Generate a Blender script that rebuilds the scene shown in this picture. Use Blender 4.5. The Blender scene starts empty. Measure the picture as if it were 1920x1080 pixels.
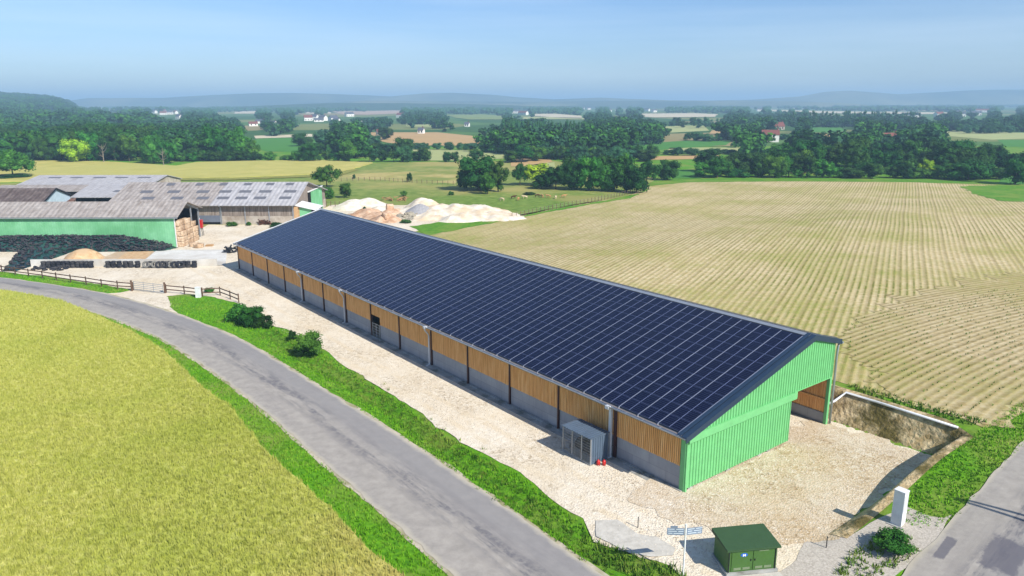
import bpy, bmesh, math, random
import numpy as np
from mathutils import Vector, Matrix, Euler
from mathutils.noise import noise as pnoise
random.seed(7); RNG = np.random.default_rng(7)
sc = bpy.context.scene; COL = sc.collection
# ------------------------------------------------------------------ survey: camera of the photograph
F, PIT, CH, ROLL = 1405.68, 0.242758, 24.1923, -0.0018513
OX, OY, PHI = 10.93295, 43.39368, 0.90874
DX = np.array([-math.cos(PHI), math.sin(PHI)]); DN = np.array([math.sin(PHI), math.cos(PHI)])
def L2W(t, n): return OX+DX[0]*t+DN[0]*n, OY+DX[1]*t+DN[1]*n
def W2L(x, y): 
    a, b = x-OX, y-OY
    return a*DX[0]+b*DX[1], a*DN[0]+b*DN[1]
def sst(a, b, x):
    x = np.clip((x-a)/(b-a), 0, 1); return x*x*(3-2*x)
def G(X, Y, z=0.0):
    cr, sr = math.cos(ROLL), math.sin(ROLL); a, b = X-960, Y-540
    X2 = a*cr+b*sr; Y2 = -a*sr+b*cr; c, s = math.cos(PIT), math.sin(PIT)
    dx, dy, dz = X2/F, c-(Y2/F)*s, -s-(Y2/F)*c
    t = (z-CH)/dz; return dx*t, dy*t
DITCH = [G(*p) for p in [(500, 618), (560, 662), (620, 694), (700, 742), (800, 812), (900, 880), (1000, 952), (1090, 1015), (1150, 1050)]]
def dseg(x, y, pts):
    d = np.full(np.shape(x), 1e9)
    for (ax, ay), (bx, by) in zip(pts[:-1], pts[1:]):
        vx, vy = bx-ax, by-ay; u = np.clip(((x-ax)*vx+(y-ay)*vy)/(vx*vx+vy*vy), 0, 1)
        d = np.minimum(d, np.hypot(x-ax-u*vx, y-ay-u*vy))
    return d
def H(x, y):
    x = np.asarray(x, float); y = np.asarray(y, float); t, n = W2L(x, y)
    hout = 2*sst(0, 15, n)*(1-sst(40, 85, np.maximum(t, 0)))*(1-sst(130, 220, y))
    hout = hout*sst(-60, -25, t)
    d = np.minimum((t+9.2)*1.5, 19.4-n); w = sst(0, 1.5, d)
    h = hout*(1-w)
    h = h-0.42*np.exp(-(dseg(x, y, DITCH)/0.75)**2)
    return h
def P(X, Y, dz=0.0):
    z = 0.0
    for _ in range(8):
        x, y = G(X, Y, z+dz); z = float(H(x, y))
    return x, y, z
def pxm(y): return F/math.hypot(y, CH)
# ------------------------------------------------------------------ tagging and objects
def tag(o, label=None, cat=None, group=None, kind=None):
    if label: o['label'] = label
    if cat: o['category'] = cat
    if group: o['group'] = group
    if kind: o['kind'] = kind
    return o
def link(name, me, mat=None, parent=None):
    o = bpy.data.objects.new(name, me); COL.objects.link(o)
    if mat is not None and me is not None:
        for m in (mat if isinstance(mat, (list, tuple)) else [mat]): me.materials.append(m)
    if parent is not None: o.parent = parent
    return o
def empty(name, loc, rz=0, **k):
    o = bpy.data.objects.new(name, None); COL.objects.link(o); o.location = loc; o.rotation_euler = (0, 0, rz)
    o.empty_display_size = .2; return tag(o, **k)
def copy_tree(o, parent=None):
    c = o.copy(); COL.objects.link(c); c.parent = parent
    for ch in o.children: copy_tree(ch, c)
    return c
def npmesh(name, v, f, uv=None, smooth=False, mi=None):
    """v (n,3), f (m,k) same polygon size"""
    v = np.asarray(v, np.float32); f = np.asarray(f, np.int32); me = bpy.data.meshes.new(name)
    me.vertices.add(len(v)); me.vertices.foreach_set('co', v.ravel())
    k = f.shape[1]; me.loops.add(f.size); me.loops.foreach_set('vertex_index', f.ravel())
    me.polygons.add(len(f)); me.polygons.foreach_set('loop_start', np.arange(0, f.size, k, dtype=np.int32))
    me.polygons.foreach_set('loop_total', np.full(len(f), k, np.int32))
    if uv is not None:
        l = me.uv_layers.new(name='UVMap'); l.data.foreach_set('uv', np.asarray(uv, np.float32).ravel())
    if mi is not None: me.polygons.foreach_set('material_index', np.asarray(mi, np.int32))
    me.update(calc_edges=True); me.polygons.foreach_set('use_smooth', np.full(len(f), smooth)); me.validate(); return me
class MB:
    def __init__(s): s.v = []; s.f = []; s.uv = []; s.mi = []; s.m = 0
    def face(s, pts, uv=None):
        b = len(s.v); s.v += [tuple(p) for p in pts]; s.f.append(tuple(range(b, b+len(pts)))); s.uv.append(uv or [(0, 0)]*len(pts)); s.mi.append(s.m)
    def box(s, x0, x1, y0, y1, z0, z1):
        p = [(x0, y0, z0), (x1, y0, z0), (x1, y1, z0), (x0, y1, z0), (x0, y0, z1), (x1, y0, z1), (x1, y1, z1), (x0, y1, z1)]
        s.hexa(p)
    def hexa(s, p):
        for q in ((3, 2, 1, 0), (4, 5, 6, 7), (0, 1, 5, 4), (1, 2, 6, 5), (2, 3, 7, 6), (3, 0, 4, 7)): s.face([p[i] for i in q])
    def bar(s, a, b, w, h=None):
        h = h or w; a = Vector(a); b = Vector(b); d = (b-a).normalized()
        up = Vector((0, 0, 1)) if abs(d.z) < .95 else Vector((1, 0, 0))
        r = d.cross(up).normalized(); u = r.cross(d).normalized()
        p = [a-r*w/2-u*h/2, b-r*w/2-u*h/2, b+r*w/2-u*h/2, a+r*w/2-u*h/2, a-r*w/2+u*h/2, b-r*w/2+u*h/2, b+r*w/2+u*h/2, a+r*w/2+u*h/2]
        s.hexa(p)
    def tube(s, pts, rad, n=8, cap=True):
        pts = [Vector(p) for p in pts]; rings = []
        for i, p in enumerate(pts):
            d = (pts[min(i+1, len(pts)-1)]-pts[max(i-1, 0)]).normalized()
            up = Vector((0, 0, 1)) if abs(d.z) < .9 else Vector((1, 0, 0))
            r = d.cross(up).normalized(); u = r.cross(d); R_ = rad[i] if isinstance(rad, (list, tuple)) else rad
            rings.append([p+(r*math.cos(a)+u*math.sin(a))*R_ for a in [2*math.pi*k/n for k in range(n)]])
        for A, B in zip(rings[:-1], rings[1:]):
            for k in range(n): s.face([A[k], A[(k+1) % n], B[(k+1) % n], B[k]])
        if cap: s.face(rings[0][::-1]); s.face(rings[-1])
    def prism(s, poly, z0, z1):
        n = len(poly); s.face([(x, y, z1) for x, y in poly]); s.face([(x, y, z0) for x, y in poly[::-1]])
        for i in range(n):
            (a, b), (c, d) = poly[i], poly[(i+1) % n]; s.face([(a, b, z0), (c, d, z0), (c, d, z1), (a, b, z1)])
    def slab(s, a, b, c, d, th):
        """quad a b c d (ccw from above) thickened downwards"""
        q = [Vector(p) for p in (a, b, c, d)]; nn = (q[1]-q[0]).cross(q[3]-q[0]).normalized()*th
        s.hexa([p-nn for p in q]+q)
    def build(s, name, mat, parent=None, smooth=False, loc=None):
        me = bpy.data.meshes.new(name); me.from_pydata(s.v, [], s.f)
        l = me.uv_layers.new(name='UVMap'); l.data.foreach_set('uv', [c for u in s.uv for p in u for c in p])
        me.polygons.foreach_set('use_smooth', [smooth]*len(s.f)); me.polygons.foreach_set('material_index', s.mi)
        if smooth:
            bm = bmesh.new(); bm.from_mesh(me); bmesh.ops.remove_doubles(bm, verts=bm.verts, dist=1e-5); bm.to_mesh(me); bm.free()
        me.update(); o = link(name, me, mat, parent)
        if loc: o.location = loc
        return o
# ------------------------------------------------------------------ materials
def C(r, g, b, k=1.0):
    f = lambda c: ((c/255+.055)/1.055)**2.4 if c > 10 else c/255/12.92
    return (f(r)*k, f(g)*k, f(b)*k, 1)
def newmat(name):
    m = bpy.data.materials.new(name); m.use_nodes = True; nt = m.node_tree; bs = nt.nodes['Principled BSDF']
    return m, nt, bs
def nd(nt, typ, **k):
    n = nt.nodes.new('ShaderNode'+typ)
    for a, b in k.items(): setattr(n, a, b)
    return n
def val(nt, x, sock):
    if isinstance(x, (int, float)): sock.default_value = x
    elif isinstance(x, tuple): sock.default_value = x
    else: nt.links.new(x, sock)
def math_(nt, op, a, b=None, c=None, clamp=False):
    n = nd(nt, 'Math', operation=op, use_clamp=clamp); val(nt, a, n.inputs[0])
    if b is not None: val(nt, b, n.inputs[1])
    if c is not None: val(nt, c, n.inputs[2])
    return n.outputs[0]
def mixc(nt, f, a, b, mode='MIX'):
    n = nd(nt, 'Mix', data_type='RGBA', blend_type=mode); val(nt, f, n.inputs[0]); val(nt, a, n.inputs[6]); val(nt, b, n.inputs[7]); return n.outputs[2]
def ramp(nt, x, stops, interp='LINEAR'):
    n = nd(nt, 'ValToRGB'); e = n.color_ramp; e.interpolation = interp
    while len(e.elements) < len(stops): e.elements.new(.5)
    for el, (p, c) in zip(e.elements, stops): el.position = p; el.color = c if isinstance(c, tuple) else (c, c, c, 1)
    nt.links.new(x, n.inputs[0]); return n.outputs[0]
def noise(nt, vec, scale, detail=3, rough=.55, stretch=None):
    if stretch:
        mp = nd(nt, 'Mapping'); mp.inputs['Scale'].default_value = stretch; nt.links.new(vec, mp.inputs[0]); vec = mp.outputs[0]
    n = nd(nt, 'TexNoise'); n.inputs['Scale'].default_value = scale; n.inputs['Detail'].default_value = detail; n.inputs['Roughness'].default_value = rough
    nt.links.new(vec, n.inputs['Vector']); return n.outputs['Fac']
def pos(nt): return nd(nt, 'NewGeometry').outputs['Position']
def objc(nt): return nd(nt, 'TexCoord').outputs['Object']
def uvc(nt): return nd(nt, 'TexCoord').outputs['UV']
def bump(nt, bs, h, strength=.3, dist=.05):
    b = nd(nt, 'Bump'); b.inputs['Strength'].default_value = strength; b.inputs['Distance'].default_value = dist
    nt.links.new(h, b.inputs['Height']); nt.links.new(b.outputs[0], bs.inputs['Normal'])
def fin(nt, bs, col, rough=.8, spec=.3, metal=0):
    val(nt, col, bs.inputs['Base Color']); val(nt, rough, bs.inputs['Roughness']); bs.inputs['Specular IOR Level'].default_value = spec; bs.inputs['Metallic'].default_value = metal
def speck(name, c1, c2, scale=3, rough=.85, c3=None, big=.15, spec=.2, bmp=.3, bscale=None, detail=5, coords=pos, metal=0, lo=.35, hi=.65, bd=.05):
    """two colour noise, optional large patches of a third colour"""
    m, nt, bs = newmat(name); v = coords(nt)
    n1 = noise(nt, v, scale, detail, .65); col = ramp(nt, n1, [(lo, c1), (hi, c2)])
    if c3:
        n2 = noise(nt, v, big, 4, .6); col = mixc(nt, ramp(nt, n2, [(.45, 0.), (.62, 1.)]), col, c3)
    fin(nt, bs, col, rough, spec, metal)
    if bmp: bump(nt, bs, noise(nt, v, bscale or scale*2, 4), bmp, bd)
    return m
def plain(name, c, rough=.6, spec=.4, metal=0, var=.12):
    m, nt, bs = newmat(name); v = pos(nt); n1 = noise(nt, v, 1.7, 6, .7)
    d = tuple(x*(1-var) for x in c[:3])+(1,); e = tuple(min(1, x*(1+var)) for x in c[:3])+(1,)
    fin(nt, bs, ramp(nt, n1, [(.3, d), (.7, e)]), rough, spec, metal); return m
M = {}
# gravel with stones
def gravel(name, a, b, dark, warm, k=1):
    m, nt, bs = newmat(name); v = pos(nt)
    vo = nd(nt, 'TexVoronoi'); vo.inputs['Scale'].default_value = 3.2; nt.links.new(v, vo.inputs['Vector'])
    vo2 = nd(nt, 'TexVoronoi'); vo2.inputs['Scale'].default_value = 8.; nt.links.new(v, vo2.inputs['Vector'])
    rc = nd(nt, 'SeparateColor'); nt.links.new(vo.outputs['Color'], rc.inputs[0]); rc2 = nd(nt, 'SeparateColor'); nt.links.new(vo2.outputs['Color'], rc2.inputs[0])
    st = mixc(nt, .5, ramp(nt, rc.outputs[0], [(0, dark), (.18, b), (.6, b), (1, a)]), ramp(nt, rc2.outputs[0], [(0, dark), (.25, b), (1, a)]))
    fine = ramp(nt, noise(nt, v, 2.2, 8, .75), [(.33, b), (.62, a)])
    pm = ramp(nt, noise(nt, v, .16, 5, .62), [(.42, 0.), (.58, 1.)])
    col = mixc(nt, pm, fine, st)
    wm = ramp(nt, noise(nt, v, .085, 5, .6), [(.46, 0.), (.68, .5)]); col = mixc(nt, wm, col, warm)
    tr = noise(nt, v, .5, 4, .6, stretch=(1.6, .4, 1)); col = mixc(nt, ramp(nt, tr, [(.52, 0.), (.75, .22)]), col, dark)
    sx = nd(nt, 'SeparateXYZ'); nt.links.new(v, sx.inputs[0]); nn = math_(nt, 'ADD', math_(nt, 'ADD', math_(nt, 'MULTIPLY', sx.outputs[0], float(DN[0])), math_(nt, 'MULTIPLY', sx.outputs[1], float(DN[1]))), -float(OX*DN[0]+OY*DN[1]))
    nn = math_(nt, 'ADD', nn, math_(nt, 'MULTIPLY', noise(nt, v, .08, 3), 1.6))
    for cc in (-3.1, -4.9):
        tk_ = ramp(nt, math_(nt, 'ABSOLUTE', math_(nt, 'SUBTRACT', nn, cc)), [(.15, .5), (.42, 0.)]); col = mixc(nt, math_(nt, 'MULTIPLY', tk_, ramp(nt, noise(nt, v, .4, 4), [(.4, .2), (.6, 1.)])), col, warm)
    fin(nt, bs, col, .95, .1); bump(nt, bs, mixc(nt, .5, vo2.outputs['Distance'], noise(nt, v, 7, 6, .7)), .7, .1); return m
M['gravel'] = gravel('limestone_gravel', C(250, 240, 220, .80), C(230, 214, 186, .78), C(160, 140, 112, .8), C(236, 215, 178, .76))
M['pitgravel'] = gravel('stony_subsoil', C(242, 230, 208, .74), C(214, 190, 154, .72), C(140, 114, 84, .8), C(216, 186, 138, .74))
M['grass'] = speck('verge_grass', C(76, 142, 10, .6), C(122, 186, 26, .66), 2.5, .9, C(150, 170, 70, .6), .12, bmp=.6, bscale=5)
M['meadow'] = speck('meadow_grass', C(118, 146, 52, .62), C(158, 172, 84, .68), .35, .95, C(182, 172, 100, .72), .022, bmp=.4, bscale=2)
M['pasture'] = speck('pasture_grass', C(112, 146, 44, .55), C(150, 176, 76, .62), .5, .95, C(172, 168, 92, .65), .03, bmp=.4, bscale=2)
M['wheatfar'] = speck('ripening_wheat', C(190, 184, 92, .7), C(216, 202, 116, .75), .12, .95, C(196, 190, 104, .75), .012, bmp=.3, bscale=1)
def patchwork():
    m, nt, bs = newmat('countryside_ground'); v = pos(nt); mp = nd(nt, 'Mapping'); mp.inputs['Scale'].default_value = (.006, .0045, 0); mp.inputs['Rotation'].default_value = (0, 0, .4); nt.links.new(v, mp.inputs[0])
    vo = nd(nt, 'TexVoronoi'); vo.inputs['Scale'].default_value = 1.; nt.links.new(mp.outputs[0], vo.inputs['Vector']); rc = nd(nt, 'SeparateColor'); nt.links.new(vo.outputs['Color'], rc.inputs[0])
    col = ramp(nt, rc.outputs[0], [(0, C(70, 124, 50, .5)), (.3, C(104, 150, 70, .55)), (.5, C(84, 134, 56, .5)), (.66, C(160, 166, 96, .6)), (.8, C(190, 170, 120, .62)), (.9, C(96, 146, 60, .55))], 'CONSTANT')
    fin(nt, bs, mixc(nt, .25, col, ramp(nt, noise(nt, v, .03, 5), [(.3, C(60, 100, 40, .5)), (.7, C(140, 160, 90, .6))])), .95, .1); return m
M['base'] = patchwork()
def cropmat(name, z=0):
    m, nt, bs = newmat(name); v = pos(nt)
    n1 = noise(nt, v, 2.2, 6, .7); base = ramp(nt, n1, [(.3, C(156, 162, 60, .80)), (.5, C(192, 193, 92, .84)), (.72, C(220, 216, 136, .88))])
    n2 = noise(nt, v, .07, 4, .6); base = mixc(nt, ramp(nt, n2, [(.45, 0.), (.65, .55)]), base, C(166, 180, 66, .80))
    n3 = noise(nt, v, .1, 5, .6)
    sx = nd(nt, 'SeparateXYZ'); nt.links.new(v, sx.inputs[0])
    # drier strip towards the road side headland
    edge = math_(nt, 'ADD', math_(nt, 'MULTIPLY', sx.outputs[0], .05), math_(nt, 'MULTIPLY', n3, 1.2))
    base = mixc(nt, ramp(nt, edge, [(0., 0.), (.25, .55)]), base, C(210, 188, 116, .80))
    fin(nt, bs, base, .9, .15); bump(nt, bs, n1, .8, .2); return m
M['crop'] = cropmat('cereal_crop')
def fieldmat(name, dirv, spacing=.75, k=1., rw=1., wk=1., curve=0, rc=None):
    m, nt, bs = newmat(name); v = pos(nt); sx = nd(nt, 'SeparateXYZ'); nt.links.new(v, sx.inputs[0])
    px, py = dirv[1], -dirv[0]
    wob = math_(nt, 'MULTIPLY', math_(nt, 'SUBTRACT', noise(nt, v, .02, 1), .5), .9)
    d = math_(nt, 'ADD', math_(nt, 'ADD', math_(nt, 'MULTIPLY', sx.outputs[0], px), math_(nt, 'MULTIPLY', sx.outputs[1], py)), wob)
    if curve:
        al = math_(nt, 'SUBTRACT', math_(nt, 'ADD', math_(nt, 'MULTIPLY', sx.outputs[0], dirv[0]), math_(nt, 'MULTIPLY', sx.outputs[1], dirv[1])), 61.7)
        d = math_(nt, 'SUBTRACT', d, math_(nt, 'MULTIPLY', math_(nt, 'MULTIPLY', al, al), curve/2))
    s = math_(nt, 'SINE', math_(nt, 'MULTIPLY', d, 2*math.pi/spacing))
    s2 = math_(nt, 'SINE', math_(nt, 'MULTIPLY', d, 2*math.pi/(spacing*4)))
    soil = ramp(nt, noise(nt, v, 1.4, 7, .75), [(.3, C(184, 158, 106, .72*k)), (.5, C(214, 192, 144, .76*k)), (.7, C(238, 222, 184, .78*k))])
    soil = mixc(nt, ramp(nt, noise(nt, v, .05, 5, .6), [(.42, 0.), (.62, .7)]), soil, C(196, 176, 112, .72*k))
    gm = ramp(nt, noise(nt, v, .035, 5, .62), [(.40, .30), (.56, .72), (.68, 1.)])
    brk = ramp(nt, noise(nt, v, 1.1, 4, .7), [(.36, .25), (.56, 1.)])
    row = math_(nt, 'MULTIPLY', math_(nt, 'MULTIPLY', ramp(nt, math_(nt, 'ADD', math_(nt, 'MULTIPLY', s, .5), .5), [(.62, 0.), (.9, 1.)]), gm), brk)
    col = mixc(nt, math_(nt, 'MULTIPLY', row, rw), soil, rc or C(120, 126, 50, .66))
    light = ramp(nt, math_(nt, 'ADD', math_(nt, 'MULTIPLY', s, -.5), .5), [(.6, 0.), (.95, .28)])
    col = mixc(nt, light, col, C(238, 220, 180, .76*k))
    # weedy green patches
    wd = ramp(nt, noise(nt, v, .05, 6, .7), [(.45, .12), (.66, .8)]); col = mixc(nt, math_(nt, 'MULTIPLY', math_(nt, 'MULTIPLY', wd, wk), ramp(nt, noise(nt, v, .9, 4, .7), [(.4, .2), (.6, 1.)])), col, C(150, 168, 66, .70))
    col = mixc(nt, math_(nt, 'MULTIPLY', ramp(nt, s2, [(.7, 0.), (.95, .22)]), 1.), col, C(150, 130, 80, .7))
    fin(nt, bs, col, .95, .1); bump(nt, bs, math_(nt, 'ADD', math_(nt, 'MULTIPLY', s, .22), noise(nt, v, 3, 5)), .5, .1); return m
D1 = (.4617, .887); D2 = (.75, .661)
M['rows1'] = fieldmat('maize_rows', D1, .75, 1., 1., .8); M['rows2'] = fieldmat('headland_rows', D2, .75, .88, .75, .5, .008, C(118, 104, 56, .56))
def asphalt(name, patches=()):
    m, nt, bs = newmat(name); v = pos(nt); uv = uvc(nt)
    col = ramp(nt, noise(nt, v, 1.2, 8, .7), [(.3, C(166, 159, 149, .72)), (.7, C(190, 182, 170, .76))])
    # tar bled wheel tracks and patches, following the road (u across 0..1, v metres along)
    sx = nd(nt, 'SeparateXYZ'); nt.links.new(uv, sx.inputs[0])
    tr = math_(nt, 'ABSOLUTE', math_(nt, 'SUBTRACT', sx.outputs[0], .52)); tr = ramp(nt, tr, [(.05, 1.), (.24, 0.)])
    st = noise(nt, uv, 1., 7, .7, stretch=(6., .14, 1))
    col = mixc(nt, ramp(nt, sx.outputs[0], [(.45, 0.), (.75, .6)]), col, C(152, 150, 150, .70))
    pt = math_(nt, 'MULTIPLY', tr, math_(nt, 'MULTIPLY', ramp(nt, st, [(.44, 0.), (.56, 1.)]), ramp(nt, noise(nt, v, 2.4, 6, .75), [(.38, .15), (.55, 1.)]))); col = mixc(nt, math_(nt, 'MULTIPLY', pt, .75), col, C(110, 109, 116, .64))
    st2 = noise(nt, uv, 1., 7, .7, stretch=(4., .06, 1)); col = mixc(nt, ramp(nt, st2, [(.52, 0.), (.72, .4)]), col, C(142, 136, 136, .7))
    e = math_(nt, 'ABSOLUTE', math_(nt, 'SUBTRACT', sx.outputs[0], .5)); ee = math_(nt, 'ADD', e, math_(nt, 'MULTIPLY', noise(nt, v, .9, 5, .7), .10))
    col = mixc(nt, ramp(nt, ee, [(.49, 0.), (.545, .9)]), col, C(208, 198, 176, .72))
    for (cx, cy, rx, ry) in patches:
        mp = nd(nt, 'Mapping'); mp.vector_type = 'TEXTURE'; mp.inputs['Location'].default_value = (cx, cy, 0); mp.inputs['Rotation'].default_value = (0, 0, .72); mp.inputs['Scale'].default_value = (rx, ry, 1e3); nt.links.new(v, mp.inputs[0])
        s3 = nd(nt, 'SeparateXYZ'); nt.links.new(mp.outputs[0], s3.inputs[0]); dd = math_(nt, 'MAXIMUM', math_(nt, 'ABSOLUTE', s3.outputs[0]), math_(nt, 'ABSOLUTE', s3.outputs[1]))
        dd = math_(nt, 'ADD', dd, math_(nt, 'MULTIPLY', math_(nt, 'SUBTRACT', noise(nt, v, 1.6, 6, .7), .5), .9)); col = mixc(nt, ramp(nt, dd, [(.8, .75), (1., 0.)]), col, C(112, 110, 120, .62))
    fin(nt, bs, col, .85, .25); bump(nt, bs, noise(nt, v, 14, 4), .25, .02); return m
M['road'] = asphalt('weathered_asphalt')
# ------------------------------------------------------------------ the land: one sheet
def axis(a, b, dense, step):
    out = list(np.arange(a, b+1e-6, step)); 
    return out
def lines_x():
    l = list(np.arange(-110, 14, 1.))+list(np.arange(14, 38, .5))+list(np.arange(38, 81, 1.))
    s = 1.; x = -110.
    while x > -16000: s *= 1.16; x -= s; l.insert(0, x)
    s = 1.; x = 80.
    while x < 16000: s *= 1.16; x += s; l.append(x)
    return np.array(l)
def lines_y():
    l = list(np.arange(24, 34, 1.))+list(np.arange(34, 60, .5))+list(np.arange(60, 140, 1.))
    s = 1.; x = 24.
    while x > -300: s *= 1.25; x -= s; l.insert(0, x)
    s = 1.; x = 139.
    while x < 16000: s *= 1.06; x += s; l.append(x)
    return np.array(l)
LX, LY = lines_x(), lines_y()
gx, gy = np.meshgrid(LX, LY); gz = H(gx, gy); nx, ny = len(LX), len(LY)
idx = np.arange(nx*ny).reshape(ny, nx)
f = np.stack([idx[:-1, :-1], idx[:-1, 1:], idx[1:, 1:], idx[1:, :-1]], -1).reshape(-1, 4)
g_me = npmesh('ground', np.stack([gx, gy, gz], -1).reshape(-1, 3), f, smooth=True)
cxm = (gx[:-1, :-1]+gx[1:, 1:])/2; cym = (gy[:-1, :-1]+gy[1:, 1:])/2
g_me.polygons.foreach_set('material_index', ((cym > 420) | (cxm < -260) | (cxm > 330)).astype(np.int32).ravel())
ground = link('ground', g_me, [M['grass'], M['base']]); tag(ground, kind='structure')
def jag(poly, amp, step=.8, seed=0, closed=True):
    """subdivide an outline in world metres and roughen it"""
    out = []; n = len(poly); rg = n if closed else n-1
    for i in range(rg):
        a = np.array(poly[i][:2]); b = np.array(poly[(i+1) % n][:2]); L = np.linalg.norm(b-a); k = max(1, min(400, int(L/step)))
        nrm = np.array([-(b-a)[1], (b-a)[0]])/max(L, 1e-6)
        for j in range(k):
            p = a+(b-a)*j/k; q = Vector((p[0]*.35+seed*7.3, p[1]*.35, 0)); q2 = q*4
            w = pnoise(q)*amp*1.3+pnoise(q2)*amp*.7 if not (j == 0 and False) else 0
            out.append(tuple(p+nrm*w))
    return out
def smoothline(pts, it=2):
    for _ in range(it):
        q = [pts[0]]
        for a, b in zip(pts[:-1], pts[1:]):
            q += [tuple(np.array(a)*.75+np.array(b)*.25), tuple(np.array(a)*.25+np.array(b)*.75)]
        q.append(pts[-1]); pts = q
    return pts
def sheet(name, poly, mat, dz, kind='structure', bis=True, skirt=0, zf=None, **k):
    bm = bmesh.new(); vs = [bm.verts.new((x, y, 0)) for x, y in [p[:2] for p in poly]]; fc = bm.faces.new(vs)
    if fc.normal.z < 0 or fc.calc_area() < 0: pass
    bm.normal_update()
    if fc.normal.z < 0: fc.normal_flip()
    bmesh.ops.triangulate(bm, faces=bm.faces[:], ngon_method='EAR_CLIP')
    if bis:
        xs = [v.co.x for v in bm.verts]; ys = [v.co.y for v in bm.verts]
        for l in LX:
            if min(xs) < l < max(xs): bmesh.ops.bisect_plane(bm, geom=bm.verts[:]+bm.edges[:]+bm.faces[:], plane_co=(l, 0, 0), plane_no=(1, 0, 0))
        for l in LY:
            if min(ys) < l < max(ys): bmesh.ops.bisect_plane(bm, geom=bm.verts[:]+bm.edges[:]+bm.faces[:], plane_co=(0, l, 0), plane_no=(0, 1, 0))
    co = np.array([v.co[:] for v in bm.verts]); hz = (zf or H)(co[:, 0], co[:, 1])+dz
    for v, z in zip(bm.verts, hz): v.co.z = z
    if skirt:
        be = [e for e in bm.edges if e.is_boundary]; r = bmesh.ops.extrude_edge_only(bm, edges=be)
        for v in r['geom']:
            if isinstance(v, bmesh.types.BMVert): v.co.z -= skirt
    for q in bm.faces: q.smooth = not skirt
    me = bpy.data.meshes.new(name); bm.to_mesh(me); bm.free(); o = link(name, me, mat); tag(o, kind=kind, **k); return o
def gp(pts, z=0.): return [G(a, b, z) for a, b in pts]
def pp(pts): return [P(a, b)[:2] for a, b in pts]
# ------------------------------------------------------------------ roads
def ribbon(name, left, right, dz, mat, n=120):
    def res(l):
        l = np.array(smoothline(l)); s = np.r_[0, np.cumsum(np.linalg.norm(np.diff(l, axis=0), axis=1))]; u = np.linspace(0, s[-1], n)
        return np.stack([np.interp(u, s, l[:, 0]), np.interp(u, s, l[:, 1])], -1)
    A, B = res(left), res(right); m = 9
    mid = (A+B)/2; s = np.r_[0, np.cumsum(np.linalg.norm(np.diff(mid, axis=0), axis=1))]
    v = []; uv = []
    for i in range(n):
        for j in range(m):
            u = j/(m-1); p = A[i]*(1-u)+B[i]*u
            if j in (0, m-1): p = p+(B[i]-A[i])/np.linalg.norm(B[i]-A[i])*(random.uniform(-.12, .12))
            v.append((p[0], p[1], float(H(*p))+dz+.05*math.sin(math.pi*u))); uv.append((u, s[i]))
    f = []; fu = []
    for i in range(n-1):
        for j in range(m-1):
            q = (i*m+j, i*m+j+1, (i+1)*m+j+1, (i+1)*m+j); f.append(q); fu += [uv[k] for k in q]
    o = link(name, npmesh(name, v, f, uv=fu, smooth=True), mat); tag(o, kind='structure')
    o.data.update()
    if o.data.polygons[0].normal.z < 0: o.data.flip_normals()
    return A, B
lowE = [(-260, 520), (-120, 532), (0, 544.5), (60, 553), (109, 564), (142, 576), (219, 600), (300, 633), (372, 678), (431, 720), (510, 781), (568, 834), (630, 888), (720, 965), (850, 1080), (1000, 1220)]
upE = [(-260, 500), (-120, 508), (0, 520.5), (87, 532), (197, 549.6), (290, 575), (361, 600), (431, 627), (492, 660), (589, 720), (700, 787), (800, 852), (900, 919), (1000, 988), (1130, 1080), (1300, 1200)]
RL, RU = ribbon('road', gp(lowE), gp(upE), .055, M['road'], 170)
def wide(A, B, w):  # shoulder outline
    o1 = []; o2 = []
    for a, b in zip(A[::3], B[::3]):
        d = (b-a)/np.linalg.norm(b-a); o1.append(tuple(a-d*w)); o2.append(tuple(b+d*w))
    return o1+o2[::-1]
M['shoulder'] = speck('sandy_road_shoulder', C(196, 184, 158, .72), C(222, 210, 186, .76), 4, .95, C(170, 164, 120, .7), .5)
sheet('road_shoulder', jag(wide(RL, RU, .28), .18, .7, 3), M['shoulder'], .03)
# right hand lane
r2L = [P(1690, 1075)[:2], P(1760, 1005)[:2], P(1830, 925)[:2], P(1880, 870)[:2], P(1920, 828)[:2]]
a, b = np.array(r2L[-2]), np.array(r2L[-1]); d = (b-a)/np.linalg.norm(b-a)
r2L = [(13.5, 27.), (17.4, 31.2)]+r2L+[tuple(b+d*k) for k in (10, 30, 60, 110)]
nrm = np.array([d[1], -d[0]])
r2R = [tuple(np.array(p)+nrm*5.2) for p in r2L]; r2R[0] = (20., 24.)
pa, pb = P(1882, 1045), P(1772, 1030)
M['lane'] = asphalt('patched_asphalt', [(pa[0], pa[1], 1.5, .95), (pb[0], pb[1], 1.1, .3)])
ribbon('lane', r2L, r2R, .06, M['lane'], 150)
# ------------------------------------------------------------------ fields near the camera
cropP = [(-180, 534), (0, 547), (109, 567), (140, 578), (231, 618), (308, 661), (366, 724), (424, 762), (491, 844), (544, 892), (600, 945), (665, 1010), (735, 1080), (800, 1150)]
cropW = gp(cropP, .0); cropW = smoothline(cropW, 1)+[(-3., 20.), (-60., 14.), (-150, 30), (-150., 110.)]
CROP = jag(cropW, .22, .8, 2)
sheet('crop_field', CROP, M['crop'], .42, skirt=.5)
gravelP = [(-60, 470), (-60, 503), (0, 509), (100, 520), (200, 535), (248, 543), (225, 549), (190, 551), (230, 566), (290, 588), (365, 612), (335, 588), (322, 575), (312, 555), (350, 552), (395, 556), (447, 568), (470, 585), (510, 610), (541, 621), (575, 634), (606, 658), (650, 686), (700, 720), (760, 756), (820, 800), (900, 851), (974, 886), (1039, 940), (1087, 973), (1117, 1009), (1150, 1030), (1200, 1048), (1260, 1060), (1290, 1085), (1300, 1150)]
gw = gp(gravelP)+[(13.5, 32), (16., 33), (18.2, 34.5)]
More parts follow.
